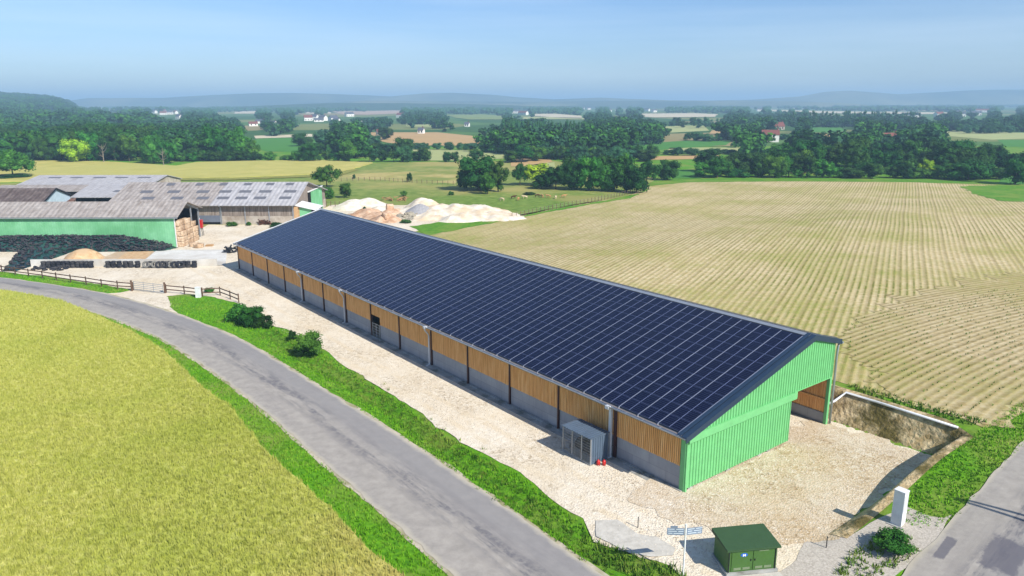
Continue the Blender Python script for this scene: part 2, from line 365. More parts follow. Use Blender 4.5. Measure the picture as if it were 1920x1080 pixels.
gw += [L2W(-9.9, 1.6), L2W(-8.6, 2.4), L2W(-7.9, 5), L2W(-8.0, 11), L2W(-7.6, 17.7), L2W(0, 17.7), L2W(87, 17.7), L2W(96, 35)]
gw += [(-16.7, 146), (-8, 152), (-1, 160), (-9, 171), (-18, 188), (-30, 186), (-44, 182), (-46, 152), (-62, 152), (-62, 129), (-92, 128), (-100, 115)]
sheet('gravel_yard', jag(gw, .3, .8, 4), M['gravel'], .02)
sheet('excavated_floor', jag([L2W(1.5, -3.2), L2W(-2.5, -3.5), L2W(-6.8, -1.8), L2W(-8.6, 1.8), L2W(-7.9, 6), L2W(-7.9, 14), L2W(-6.9, 17.8), L2W(-2.5, 17.4), L2W(1.5, 17.6)], 1., .3, 6), M['pitgravel'], .045)
M['slab'] = speck('rough_concrete', C(206, 200, 186, .7), C(226, 220, 206, .74), 2, .9, bmp=.4, bscale=6)
sheet('concrete_apron', jag(gp([(1117, 977), (1160, 975), (1195, 1003), (1232, 1008), (1268, 1030), (1262, 1044), (1222, 1046), (1180, 1038), (1120, 1005)]), .1, .4, 8), M['slab'], .06)
M['dirt'] = speck('pale_dirt', C(204, 186, 150, .72), C(232, 216, 184, .76), 1.2, .95, C(182, 160, 120, .72), .3)
M['kerbgravel'] = speck('grey_chippings', C(186, 176, 160, .7), C(222, 212, 196, .74), 9, .95)
sheet('gravel_verge', jag(pp([(1520, 1005), (1600, 1002), (1650, 975), (1700, 950), (1745, 968), (1790, 968), (1745, 1020), (1690, 1072), (1640, 1120), (1500, 1150), (1400, 1110), (1490, 1050)]), .2, .6, 9), M['kerbgravel'], .038)
# maize field
ff1 = [L2W(-9.5, 21), L2W(0, 20.9), L2W(30, 20.9), L2W(60, 20.9), L2W(84, 22)]
mz = [P(700, 404)[:2]]*0
zz = gp([(800, 436), (900, 416), (1000, 398), (1100, 380), (1175, 369), (1215, 350), (1290, 340), (1500, 339), (1700, 341), (1925, 347), (2100, 352)])
far_r = [L2W(-2, 150), L2W(-10.5, 60), L2W(-10.3, 35), L2W(-10.2, 24)]
sheet('ploughed_field', jag(ff1+zz+[(200, 235), (190, 170)]+far_r, .5, 1.5, 10), M['rows1'], .03)
hd = [L2W(-9.2, 21.2), L2W(-2, 21.2), P(1575, 640)[:2], P(1600, 596)[:2], P(1700, 558)[:2], P(1800, 530)[:2], P(1920, 512)[:2], (90, 108), (110, 120), L2W(-10.5, 100), L2W(-10.8, 60), L2W(-10.3, 35), L2W(-10.2, 24)]
sheet('headland', jag(smoothline(hd, 1), 2.2, .35, 11), M['rows2'], .06)
M['greenstrip'] = speck('lush_grass', C(84, 148, 24, .58), C(122, 176, 40, .62), .9, .95, C(140, 170, 60, .62), .1, bmp=.4)
sheet('field_margin', jag(gp([(770, 425), (860, 411), (950, 411), (1040, 392), (1130, 377), (1195, 364), (1210, 354), (1222, 354), (1180, 372), (1100, 385), (1000, 404), (900, 423), (800, 442)]), .5, 1.5, 12), M['greenstrip'], .055)
sheet('far_margin', jag(gp([(1190, 352), (1240, 336), (1500, 333.5), (1700, 336), (1925, 341), (1925, 348), (1700, 342), (1500, 340), (1290, 342)]), .8, 3, 13), M['greenstrip'], .06)
sheet('green_corner', jag(gp([(1800, 350), (1925, 345), (2000, 352), (1925, 386), (1880, 384), (1840, 372)]), 1., 2, 14), M['greenstrip'], .07)
# meadow behind the yard
sheet('meadow', jag(gp([(-40, 345), (60, 343), (150, 338), (320, 336), (440, 334), (560, 331), (640, 320), (690, 305), (860, 303), (1030, 300), (1240, 336), (1195, 364), (1040, 391), (955, 412), (860, 412), (640, 420), (610, 440), (-40, 430)]), .5, 4, 15), M['meadow'], .012)
M['dry'] = speck('dry_meadow', C(186, 170, 96, .7), C(206, 190, 122, .74), .25, .95, C(150, 160, 74, .66), .05, bmp=.3)
sheet('dry_meadow', jag(gp([(660, 326), (760, 322), (860, 318), (855, 344), (800, 342), (700, 337), (655, 331)]), .8, 3, 16), M['dry'], .03)
sheet('pasture', jag(gp([(830, 366), (960, 372), (1000, 366), (1195, 366), (1120, 378), (1040, 391), (955, 411), (900, 392), (800, 384), (700, 385), (650, 384), (660, 372)]), .8, 3, 17), M['pasture'], .03)
sheet('wheat_field', jag(gp([(-60, 303), (60, 301.5), (200, 304), (280, 309), (330, 312), (370, 305), (500, 302), (600, 301), (650, 304), (700, 306), (660, 318), (620, 326), (560, 329), (430, 334), (300, 335), (60, 341), (-60, 343)]), .6, 3, 18), M['wheatfar'], .35, skirt=.4)
M['stub'] = speck('darker_crop_edge', C(150, 152, 66, .6), C(178, 174, 86, .66), .9, .95)
sheet('field_edge', jag(gp([(300, 335.5), (430, 334.5), (560, 329.5), (620, 326), (660, 318), (672, 319), (640, 329), (570, 333), (440, 338), (320, 339)]), .8, 1.5, 19), M['stub'], .2)
# ------------------------------------------------------------------ distant fields
def fm(name, c, k=.7): return speck(name, tuple(x*.9 for x in c[:3])+(1,), c, .03, .95, bmp=0)
FM = dict(green=fm('far_green_field', C(92, 158, 58, .62)), olive=fm('far_olive_field', C(150, 168, 90, .66)), tan=fm('far_stubble_field', C(208, 172, 116, .74)), cream=fm('far_pale_field', C(226, 212, 178, .76)), pale=fm('far_barley_field', C(190, 196, 128, .7)), pink=fm('far_bare_field', C(206, 178, 150, .72)))
FIELDS = [
 ('green', [(482, 260), (540, 258), (600, 262), (632, 268), (612, 283), (560, 285), (500, 284), (470, 272)]),
 ('cream', [(476, 254.5), (585, 251), (587, 256), (480, 259.5)]),
 ('olive', [(587, 257), (650, 262), (640, 272), (625, 268), (596, 261)]),
 ('green', [(590, 272), (640, 272), (650, 282), (600, 284)]),
 ('tan', [(695, 248), (820, 248), (900, 256), (947, 262), (935, 267), (850, 273), (780, 272), (730, 268), (700, 262)]),
 ('pale', [(770, 279), (860, 281), (975, 288), (960, 296), (880, 301), (800, 301)]),
 ('tan', [(955, 295), (1025, 294), (1036, 303), (1010, 310), (960, 312)]),
 ('pale', [(985, 310), (1040, 304), (1042, 318), (990, 322)]),
 ('pale', [(1225, 238), (1290, 235), (1320, 236), (1330, 245), (1250, 249)]),
 ('tan', [(1335, 244), (1400, 245), (1395, 252), (1330, 250)]),
 ('green', [(1165, 275), (1215, 268), (1300, 263), (1375, 263), (1360, 272), (1230, 281), (1170, 283)]),
 ('pale', [(1255, 277), (1405, 276), (1400, 282), (1250, 286)]),
 ('tan', [(1205, 293), (1350, 291), (1350, 297), (1210, 300)]),
 ('green', [(1480, 237), (1575, 239), (1585, 245), (1560, 249), (1500, 247)]),
 ('tan', [(1500, 252), (1572, 251), (1575, 262), (1510, 263)]),
 ('green', [(1600, 243), (1680, 246), (1680, 254), (1610, 252)]),
 ('pale', [(1720, 246), (1800, 246), (1925, 249), (1925, 260), (1860, 262), (1790, 256), (1720, 252)]),
 ('green', [(1870, 262), (1925, 262), (1925, 276), (1885, 274)]),
 ('green', [(1265, 318), (1315, 318), (1315, 334), (1262, 334)]),
 ('green', [(1880, 330), (1925, 330), (1925, 345), (1870, 345)]),
 ('cream', [(440, 208.5), (508, 208), (510, 213), (440, 213)]),
 ('pink', [(622, 209), (700, 208), (760, 206), (770, 212), (690, 215), (645, 215)]),
 ('cream', [(700, 202.5), (765, 202.5), (765, 205), (702, 205)]),
 ('cream', [(573, 210), (620, 210), (620, 213), (573, 213)]),
 ('olive', [(835, 215), (900, 214), (950, 217), (945, 224), (880, 224), (850, 220)]),
 ('pale', [(762, 231), (850, 234), (845, 238), (762, 237)]),
 ('cream', [(1000, 213.5), (1040, 213), (1090, 217), (1092, 222), (1050, 221), (1000, 217)]),
 ('cream', [(1190, 213), (1300, 212), (1345, 214), (1340, 219), (1230, 220), (1195, 218)]),
 ('cream', [(1430, 205), (1540, 208), (1660, 210), (1655, 213.5), (1540, 212), (1440, 208)]),
 ('cream', [(1660, 209), (1780, 211), (1770, 214), (1660, 213)]),
 ('pale', [(980, 219), (1110, 221), (1110, 224), (980, 223)]),
 ('cream', [(390, 196.5), (425, 196.5), (425, 198), (390, 198)]),
 ('pink', [(1500, 196), (1530, 196), (1530, 199), (1500, 199)]),
]
for i, (c, q) in enumerate(FIELDS):
    y = min(p[1] for p in q); dzf = .1 if y > 230 else .5
    sheet('distant_field', jag(gp(q, dzf), .5 if y > 230 else 3, 8 if y > 230 else 40, 20+i), FM[c], dzf, bis=False)
# ------------------------------------------------------------------ hills
M['hill'] = speck('wooded_hill', C(50, 84, 50, .5), C(96, 120, 74, .5), .004, .95, C(150, 150, 100, .6), .0012, bmp=0)
M['canopy'] = speck('wooded_slope', C(38, 78, 34, .42), C(74, 118, 52, .5), .05, .95, C(56, 100, 44, .5), .01, bmp=.9, bscale=.08, bd=6)
def ridge(name, D, prof, depth, mat, base=-2., rough=.05, seed=0):
    """prof: (px, skyline py) seen at distance D; a real hill, D..D+depth wide"""
    xs = np.array([p[0] for p in prof], float); ys = np.array([p[1] for p in prof], float); n = 160; m = 26
    X = np.linspace(xs[0], xs[-1], n); Y = np.interp(X, xs, ys); v = []
    for j in range(m):
        w = j/(m-1); yy = D+depth*(w-.5)
        for i in range(n):
            wx = (X[i]-960)/F*D; sl = (X[i]-xs[0])/(xs[-1]-xs[0])
            hh = (192.-Y[i])/F*D*1.0+CH
            pr = math.sin(math.pi*w)**.8
            nz = pnoise(Vector((wx*6/D+seed, yy*6/D, seed)))*rough+pnoise(Vector((wx*30/D+seed, yy*30/D, seed)))*rough*.35
            v.append((wx*(1+.04*(w-.5)), yy, base+max(0, (hh-base))*pr*(1+nz)))
    idx = np.arange(n*m).reshape(m, n); f = np.stack([idx[:-1, :-1], idx[:-1, 1:], idx[1:, 1:], idx[1:, :-1]], -1).reshape(-1, 4)
    o = link(name, npmesh(name, v, f, smooth=True), mat); tag(o, kind='structure'); return o
ridge('hills', 4500, [(150, 189), (200, 183), (330, 183), (420, 178), (500, 175), (560, 175), (640, 177), (740, 181), (800, 175.5), (850, 174), (920, 178), (970, 183), (1040, 187), (1120, 184), (1200, 187), (1270, 190)], 900, M['hill'], seed=1)
ridge('hills', 4500, [(1250, 191), (1400, 188), (1490, 182), (1530, 174.5), (1570, 172.5), (1620, 176), (1660, 179), (1720, 176), (1800, 172), (1880, 171), (1960, 170), (2060, 178)], 900, M['hill'], seed=5)
ridge('hills', 3600, [(600, 193), (700, 188), (820, 190), (1000, 191), (1100, 190), (1240, 189), (1330, 190), (1480, 191), (1560, 194)], 900, M['hill'], seed=9)
ridge('wooded_hill', 2700, [(480, 198), (560, 195), (640, 193), (760, 193), (850, 194), (960, 197), (1010, 200)], 600, M['canopy'], seed=12)
if 0: ridge('wooded_hill', 1750, [(-220, 176), (-100, 172), (0, 169.5), (50, 172), (100, 175), (140, 180), (152, 186), (172, 200)], 420, M['canopy'], rough=.1, seed=15)
# ------------------------------------------------------------------ solar barn.  local: X = -t (towards the near gable), Y = n, Z up
M['green'] = plain('green_sheet_steel', C(122, 200, 130, .78), .5, .3, var=.1)
M['steelgrey'] = plain('blue_grey_flashing', C(58, 82, 108, .6), .4, .5, .3)
M['wood'] = None
def woodmat(name, c1, c2, c3, stretch=(9, 9, .5)):
    m, nt, bs = newmat(name); v = objc(nt)
    n1 = noise(nt, v, 1., 6, .7, stretch=stretch); col = ramp(nt, n1, [(.3, c1), (.5, c2), (.7, c3)])
    fin(nt, bs, col, .8, .2); return m
M['wood'] = woodmat('larch_cladding', C(204, 142, 76, .9), C(236, 174, 104, .95), C(250, 204, 142, .98))
M['rail'] = woodmat('timber_rail', C(140, 92, 50, .6), C(176, 122, 72, .6), C(196, 146, 92, .6))
def blockmat(name, c1, c2, joint, bw=1.2, bh=.6):
    m, nt, bs = newmat(name); v = objc(nt); sx = nd(nt, 'SeparateXYZ'); nt.links.new(v, sx.inputs[0])
    cb = nd(nt, 'CombineXYZ'); nt.links.new(sx.outputs[0], cb.inputs[0]); nt.links.new(sx.outputs[2], cb.inputs[1])
    br = nd(nt, 'TexBrick'); br.inputs['Scale'].default_value = 1; br.inputs['Brick Width'].default_value = bw; br.inputs['Row Height'].default_value = bh; br.inputs['Mortar Size'].default_value = .012
    br.inputs['Color1'].default_value = c1; br.inputs['Color2'].default_value = c2; br.inputs['Mortar'].default_value = joint; nt.links.new(cb.outputs[0], br.inputs['Vector'])
    st = noise(nt, v, 1.1, 7, .7, stretch=(1, 1, .35)); col = mixc(nt, ramp(nt, st, [(.35, .45), (.65, 0.)]), br.outputs['Color'], tuple(x*.62 for x in c1[:3])+(1,))
    low_dark = ramp(nt, math_(nt, 'ADD', sx.outputs[2], math_(nt, 'MULTIPLY', noise(nt, v, 1.6, 5, .7), .5)), [(.32, .75), (.55, 0.)], ); col = mixc(nt, low_dark, col, tuple(x*.45 for x in c1[:3])+(1,))  # panels turn darker towards the bottom
    fin(nt, bs, col, .9, .15); return m
M['block'] = blockmat('concrete_wall_panel', C(176, 178, 184, .72), C(190, 192, 196, .74), C(150, 152, 158, .7), 2.95, .86)
M['post'] = plain('dark_red_steel_post', C(78, 38, 32, .7), .5, .4)
M['galv'] = plain('galvanised_steel', C(186, 192, 198, .75), .4, .6, .5)
M['whitemetal'] = plain('white_lacquered_metal', C(226, 228, 230, .8), .4, .5)
M['dark'] = plain('shade_dark_board', C(60, 48, 38, .6), .9, .1)
M['foot'] = speck('cast_concrete', C(176, 178, 174, .68), C(206, 204, 196, .74), 1.6, .9, C(150, 150, 140, .6), .8)
M['dark_steel'] = plain('dark_steel', C(44, 46, 52, .8), .5, .5, .3)
def solarmat():
    m, nt, bs = newmat('solar_cells'); uv = uvc(nt); sx = nd(nt, 'SeparateXYZ'); nt.links.new(uv, sx.inputs[0]); u, v = sx.outputs[0], sx.outputs[1]
    def near(x, c, w): return math_(nt, 'LESS_THAN', math_(nt, 'ABSOLUTE', math_(nt, 'SUBTRACT', x, c)), w)
    vs = math_(nt, 'FRACT', math_(nt, 'MULTIPLY', v, 6.)); hl = near(vs, .5, .07); vo = math_(nt, 'FRACT', math_(nt, 'MULTIPLY', u, 18.)); vl = near(vo, .5, .06)
    mid = near(u, .5, .009)
    rt = noise(nt, pos(nt), .6, 2); col = mixc(nt, rt, C(1, 3, 24), C(2, 6, 38))
    col = mixc(nt, math_(nt, 'MULTIPLY', hl, .25), col, C(80, 92, 140)); col = mixc(nt, math_(nt, 'MULTIPLY', vl, .12), col, C(90, 100, 130)); col = mixc(nt, math_(nt, 'MULTIPLY', mid, .7), col, C(150, 162, 200))
    fin(nt, bs, col, .26, .24); return m
M['pv'] = solarmat(); M['pvframe'] = plain('anodised_frame', C(186, 192, 204, .75), .4, .5, .3); M['blackframe'] = plain('slim_frame', C(108, 120, 158, .8), .4, .4)
M['fibre'] = speck('barn_underroof', C(150, 150, 150, .6), C(170, 170, 170, .6), 1)
rz = math.atan2(-DX[1], -DX[0]); bx, by = L2W(0, 0)
barn = empty('solar_barn', (bx, by, 0), rz, label='long barn with green gable, timber sides and a dark blue solar panel roof', cat='barn')
LN, BAY, EV, RH, RN, WD, RHR = 84., 6., 4.0, 7.78, 13.59, 16.86, 6.9
sl = (RH-EV)/RN
gate_bay = 6   # bay just on the viewer's side of the eighth post
for k in range(14):
    x1 = -k*BAY; x0 = x1-BAY; a, b = x0+.1, x1-.1
    if k == 0: b = x1-.3
    if k == 6:      # passage with gate: opening at the far end of this bay
        w = MB(); w.box(a+1.75, b, -.02, .16, .02, 1.72); w.build('concrete_wall', M['block'], barn)
    else:
        w = MB(); w.box(a, b, -.02, .16, .02, 1.72+.0); w.build('concrete_wall', M['block'], barn)
    c = MB(); s = a
    while s < b-.02:
        ww = min(.165+random.uniform(-.008, .008), b-s); lo = 2.45 if (k == 6 and s < a+1.75) else 1.68+random.uniform(-.015, .015)
        c.box(s, s+ww-.05, -.075, -.03-random.uniform(0, .004), lo, EV-.12); s += ww
    c.m = 1  # backing coloured dark to stand in for shade in the slat gaps
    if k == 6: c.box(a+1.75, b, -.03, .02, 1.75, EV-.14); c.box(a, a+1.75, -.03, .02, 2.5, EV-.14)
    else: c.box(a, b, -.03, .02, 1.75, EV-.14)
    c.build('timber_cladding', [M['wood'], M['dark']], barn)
for k in range(15):
    x = -84.+k*6
    if k == 14: continue
    p = MB(); wdt = .30 if k == 13 else .14
    p.box(x-wdt/2, x+wdt/2, -.16, -.14, -.02, EV-.1); p.box(x-wdt/2, x+wdt/2, .03, .05, 0, EV-.1); p.box(x-.02, x+.02, -.14, .03, 0, EV-.1)
    if k == 13:
        for z in (.9, 1.9, 2.9): p.box(x-.2, x+.2, -.175, -.16, z, z+.05)
    p.build('post', M['post'], barn)
for x in (-84+24, -84+36, -84+54, -84+78):
    x -= .34 if x > -10 else .24
    d = MB()
    if x > -10: d.box(x-.11, x+.11, -.36, -.2, .12, 3.9); d.box(x-.11, x+.11, -.62, -.36, 3.7, 3.86); d.box(x-.14, x+.14, -.6, -.18, .02, .12)
    else: d.tube([(x, -.62, 3.86), (x, -.60, 3.6), (x, -.3, 3.2), (x, -.2, 2.9), (x, -.2, .35)], .075, 8)
    if x < -10: d.tube([(x, -.2, .35), (x, -.25, .12), (x, -.55, .06)], .085, 8)
    o = d.build('downpipe', M['whitemetal'], barn, smooth=False)
    h = MB(); h.box(x-.17, x+.17, -.72, -.42, 3.74, 3.96); h.build('hopper', M['whitemetal'], o)
# gutter + eaves fascia
g_ = MB()
for i in range(6):
    a0, a1 = math.pi*(1+i/6), math.pi*(1+(i+1)/6); r = .11; cy, cz = -.56, 3.98
    g_.face([(-84.3, cy+r*math.cos(a0), cz+r*math.sin(a0)), (.35, cy+r*math.cos(a0), cz+r*math.sin(a0)), (.35, cy+r*math.cos(a1), cz+r*math.sin(a1)), (-84.3, cy+r*math.cos(a1), cz+r*math.sin(a1))])
g_.box(-84.3, .35, -.46, -.435, 3.84, 4.0)
for i in range(57):
    x = -84.2+i*1.5; g_.box(x, x+.04, -.68, -.44, 3.975, 3.995)
g_.build('gutter', M['galv'], barn)
f_ = MB(); f_.box(-84.2, .1, -.43, -.2, 3.87, 3.9); f_.box(-84.2, .1, -.43, -.4, 3.9, 4.0); f_.build('eaves_board', M['rail'], barn)
ft = MB(); ft.box(-84.3, -.05, -.22, -.0235, -.1, .1); ft.box(-84.3, -.05, -.75, -.22, -.1, .04); ft.build('footing', M['foot'], barn)
# roof sheets
def rz_(n): return EV+sl*n if n <= RN else RH-sl*(n-RN)
r_ = MB(); r_.slab((-84.35, -.5, rz_(-.5)+.0), (.3, -.5, rz_(-.5)), (.3, RN, RH), (-84.35, RN, RH), .09); r_.build('roof', M['fibre'], barn)
r_ = MB(); r_.slab((-84.35, RN, RH-.001), (.3, RN, RH-.001), (.3, WD+.45, rz_(WD+.45)), (-84.35, WD+.45, rz_(WD+.45)), .09); r_.build('roof', M['fibre'], barn)
# panels
th = math.atan(sl); cth, sth = math.cos(th), math.sin(th); PW, PH = 1.735, 1.152; x_start = -.40; s0 = .34; NC, NR = 48, 12
def panel_quads(mb, xa, s, rear=False):
    """xa right end, s distance up the slope"""
    def pt(x, q, up):
        if not rear: return (x, -.5+q*cth-up*sth, rz_(-.5)+q*sth+up*cth)
        return (x, RN+q*cth+up*sth, RH-q*sth+up*cth)
    x0, x1 = xa-PW+.018, xa-.018; q0, q1 = s+.011, s+PH-.011; t = .13
    # glass with uv
    e = .014; mb.m = 0
    mb.face([pt(x0+e, q0+e*.5, t), pt(x1-e, q0+e*.5, t), pt(x1-e, q1-e*.5, t), pt(x0+e, q1-e*.5, t)], [(0, 0), (1, 0), (1, 1), (0, 1)])
    mb.m = 1
    for a, b in ((x0, x0+e), (x1-e, x1)): mb.face([pt(a, q0, t+.002), pt(b, q0, t+.002), pt(b, q1, t+.002), pt(a, q1, t+.002)])
    mb.m = 2
    for a, b in ((q0, q0+e*.5), (q1-e*.5, q1)): mb.face([pt(x0+e, a, t+.001), pt(x1-e, a, t+.001), pt(x1-e, b, t+.001), pt(x0+e, b, t+.001)])
    for A, B in (((x0, q0), (x1, q0)), ((x1, q0), (x1, q1)), ((x1, q1), (x0, q1)), ((x0, q1), (x0, q0))): mb.face([pt(A[0], A[1], t-.035), pt(B[0], B[1], t-.035), pt(B[0], B[1], t), pt(A[0], A[1], t)])
    mb.m = 0
pm = [M['pv'], M['pvframe'], M['blackframe']]
rest = MB()
for c in range(NC):
    for r in range(NR):
        if c < 8: q = MB(); panel_quads(q, x_start-c*PW, s0+r*PH); q.build('solar_panel', pm, barn)
        else: panel_quads(rest, x_start-c*PW, s0+r*PH)
for c in range(NC):
    for r in range(2): panel_quads(rest, x_start-c*PW, .35+r*PH, True)
o = rest.build('solar_panel', pm, barn); tag(o, kind='stuff')
rl = MB()     # mounting rails glimpsed in the gaps and the bright clamp rails between the columns
for c in range(NC+1):
    x = x_start-c*PW
    A = lambda q, up: (-.5+q*cth-up*sth, rz_(-.5)+q*sth+up*cth)
    y0, z0 = A(.24, .118); y1, z1 = A(s0+NR*PH+.02, .118); rl.slab((x-.024, y0, z0), (x+.024, y0, z0), (x+.024, y1, z1), (x-.024, y1, z1), .03)
    y0, z0 = A(.1, .05); rl.box(x-.02, x+.02, y0-.05, y0+.2, z0-.02, z0+.05)
rl.build('mounting_rails', M['pvframe'], barn)
rc = MB(); rc.slab((-84.35, RN-.32, RH+.02), (.32, RN-.32, RH+.02), (.32, RN, RH+.10), (-84.35, RN, RH+.10), .012); rc.slab((-84.35, RN, RH+.10), (.32, RN, RH+.10), (.32, RN+.3, RH+.02), (-84.35, RN+.3, RH+.02), .012); rc.build('ridge_cap', M['galv'], barn)
# verge flashing at both gables: stepped profile
def verge(xa, xb, out, mat):
    v = MB()
    for (p, q, up) in ((xa, xa+(xb-xa)*.42, .17), (xa+(xb-xa)*.46, xb, .13)):
        lo, hi = min(p, q), max(p, q)
        y0, z0 = -.5-up*sth, rz_(-.5)+up*cth; v.slab((lo, y0, z0), (hi, y0, z0), (hi, RN, RH+up), (lo, RN, RH+up), .03)
        v.slab((lo, RN, RH+up), (hi, RN, RH+up), (hi, WD+.45, rz_(WD+.45)+up), (lo, WD+.45, rz_(WD+.45)+up), .03)
    x = xb; lo, hi = (x, x+.03) if xb > xa else (x-.03, x)
    v.hexa([(lo, -.5, rz_(-.5)-.26), (hi, -.5, rz_(-.5)-.26), (hi, RN, RH-.26), (lo, RN, RH-.26), (lo, -.5, rz_(-.5)+.15), (hi, -.5, rz_(-.5)+.15), (hi, RN, RH+.15), (lo, RN, RH+.15)])
    v.hexa([(lo, RN, RH-.26), (hi, RN, RH-.26), (hi, WD+.45, rz_(WD+.45)-.26), (lo, WD+.45, rz_(WD+.45)-.26), (lo, RN, RH+.15), (hi, RN, RH+.15), (hi, WD+.45, rz_(WD+.45)+.15), (lo, WD+.45, rz_(WD+.45)+.15)])
    v.build('verge_flashing', mat, barn)
verge(-.33, .36, 1, M['steelgrey']); verge(-84.1, -84.5, -1, M['whitemetal'])
# near gable: ribbed steel cladding
def ribbed(mb, y0, y1, zlo, zhi, x, pitch=.25, dep=.035):
    """vertical trapezoid ribs, x outward face; zlo,zhi functions of y"""
    y = y0
    while y < y1-1e-4:
        e = min(y+pitch, y1); st = [(y, 0), (y+(e-y)*.62, 0), (y+(e-y)*.72, dep), (y+(e-y)*.9, dep), (e, 0)]
        for (a, da), (b, db) in zip(st[:-1], st[1:]): mb.face([(x-dep+da, a, zlo(a)), (x-dep+db, b, zlo(b)), (x-dep+db, b, zhi(b)), (x-dep+da, a, zhi(a))])
        y = e
zt = lambda y: rz_(y)-.1
up_ = MB(); ribbed(up_, .05, 11.75, lambda y: 3.93, zt, .24, .30, .06); ribbed(up_, 11.75, WD-.22, lambda y: 4.0, zt, .24, .30, .06); up_.build('gable_cladding', M['green'], barn)
lo_ = MB(); ribbed(lo_, .25, 11.6, lambda y: .16, lambda y: 3.45, .1, .30, .06); lo_.build('gable_cladding', M['green'], barn)
bd = MB(); bd.box(.0, .27, -.02, 11.95, 3.4, 3.46); bd.box(.2, .30, -.02, 11.95, 3.44, 3.95); bd.build('flashing_band', M['green'], barn)
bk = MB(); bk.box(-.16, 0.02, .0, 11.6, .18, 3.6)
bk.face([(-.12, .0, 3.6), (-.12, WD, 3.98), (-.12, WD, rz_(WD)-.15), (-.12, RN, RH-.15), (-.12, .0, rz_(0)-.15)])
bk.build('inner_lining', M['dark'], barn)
tr_ = MB(); tr_.box(-.3, .0, -.1, -.02, .0, 3.9); tr_.box(.0, .05, -.1, .16, .0, 3.5); tr_.box(.05, .16, -.06, .1, .02, 3.44); tr_.build('corner_trim', M['green'], barn)
tr_ = MB(); tr_.box(-.12, .12, WD-.22, WD+.05, 0, rz_(WD)-.2); tr_.build('corner_trim', M['green'], barn)
lt = MB(); lt.box(-.05, .25, 11.6, WD-.22, 3.94, 4.0); lt.build('door_frame', M['green'], barn); lt = MB(); lt.box(-.12, .06, 11.5, 11.62, .15, 3.93); lt.build('door_frame', M['green'], barn)
dp = MB(); dp.tube([(.2, WD+.42, rz_(WD+.4)-.1), (.22, WD+.24, 6.3), (.22, WD+.2, 5.8), (.22, WD+.2, .1)], .085, 10); dp.build('downpipe', M['galv'], barn, smooth=True)
gr_ = MB(); gr_.box(-84.3, .45, WD+.42, WD+.58, rz_(WD)-.32, rz_(WD)-.2); gr_.build('gutter', M['galv'], barn)
# sill blocks under the lower cladding
for y in (.4, 4.3, 7.9, 9.0):
    s = MB(); s.box(-.2, .06, y, y+.45, -.02, .17); s.build('sill_block', M['foot'], barn)
# rear wall and far gable
rw = MB(); rw.box(-84, 0, WD-.16, WD, -.05, .9); rw.build('concrete_wall', M['block'], barn)
c = MB(); s = -84.
while s < -.15: c.box(s, s+.16, WD-.1, WD-.06, .9, RHR-.3); s += .2
for z in (1.9, 3.4, 5.0): c.box(-84, -.15, WD-.2, WD-.1, z, z+.16)
c.box(-84, -.15, WD-.06, WD-.02, .9, RHR-.3)
c.build('timber_cladding', M['wood'], barn)
fg = MB(); fg.face([(-84.05, 0, 0), (-84.05, 0, EV-.15), (-84.05, RN, RH-.15), (-84.05, WD, RHR-.15), (-84.05, WD, 0)]); fg.face([(-84.0, 0, 0), (-84.0, WD, 0), (-84.0, WD, RHR-.15), (-84.0, RN, RH-.15), (-84.0, 0, EV-.15)]); fg.build('gable_cladding', M['green'], barn)
for x in range(-78, 0, 12):
    t = MB(); t.box(x-.08, x+.08, 11.5, 11.7, 0, RH-.8); t.bar((x, .3, EV-.3), (x, RN, RH-.35), .14, .26); t.bar((x, RN, RH-.35), (x, WD-.2, RHR-.35), .14, .26); t.build('steel_frame', M['post'], barn)
# gate in the passage
gt = MB(); xa, xb = -42+.16, -42+1.8
for z in (.35, .65, .95, 1.25, 1.55): gt.bar((xa, -.05, z), (xb, -.05, z), .05)
for x in (xa+.05, xb-.05, (xa+xb)/2): gt.bar((x, -.05, .15), (x, -.05, 1.6), .06)
gt.build('side_gate', M['galv'], barn)
# ------------------------------------------------------------------ small steel shelter against the barn
M['sheet'] = plain('grey_blue_steel_sheet', C(120, 140, 162, .66), .4, .5, .35)
sh = empty('equipment_shelter', (*L2W(7.6, -1.45), 0), rz, label='small grey steel equipment shelter with mesh front beside the barn wall', cat='shelter')
X0, X1, Y0, Y1, HT = -1.4, 1.4, -.8, .8, 2.02
b = MB()
for (x, y) in ((X0, Y0), (X1, Y0), (X0, Y1), (X1, Y1), (-.45, Y0), (.5, Y0)): b.box(x-.035, x+.035, y-.035, y+.035, .06, HT)
for y in (Y0, Y1):
    b.box(X0+.036, X1-.036, y-.025, y+.025, HT-.08, HT-.01); b.box(X0+.036, X1-.036, y-.03, y+.03, .06, .14)
for x in (X0, X1): b.box(x-.025, x+.025, Y0+.036, Y1-.036, HT-.08, HT-.01)
b.build('frame', M['galv'], sh)
def ribx(mb, a, b, n, fn):
    for i in range(n):
        u0, u1 = a+(b-a)*i/n, a+(b-a)*(i+.7)/n; fn(mb, u0, u1, 0); fn(mb, u1, a+(b-a)*(i+1)/n, .035)
rf = MB(); ribx(rf, X0-.12, X1+.1, 12, lambda m, p, q, d: m.box(p, q, Y0-.15, Y1+.1, HT, HT+.03+d)); rf.build('roof', M['sheet'], sh)
sd = MB(); ribx(sd, Y0+.04, Y1-.04, 7, lambda m, p, q, d: m.box(X1-.0, X1+.03+d, p, q, .1, HT-.02)); sd.build('side_wall', M['sheet'], sh)
sd = MB(); sd.box(X0+.04, X1-.04, Y1-.03, Y1, .1, HT-.04); sd.build('back_wall', M['sheet'], sh)
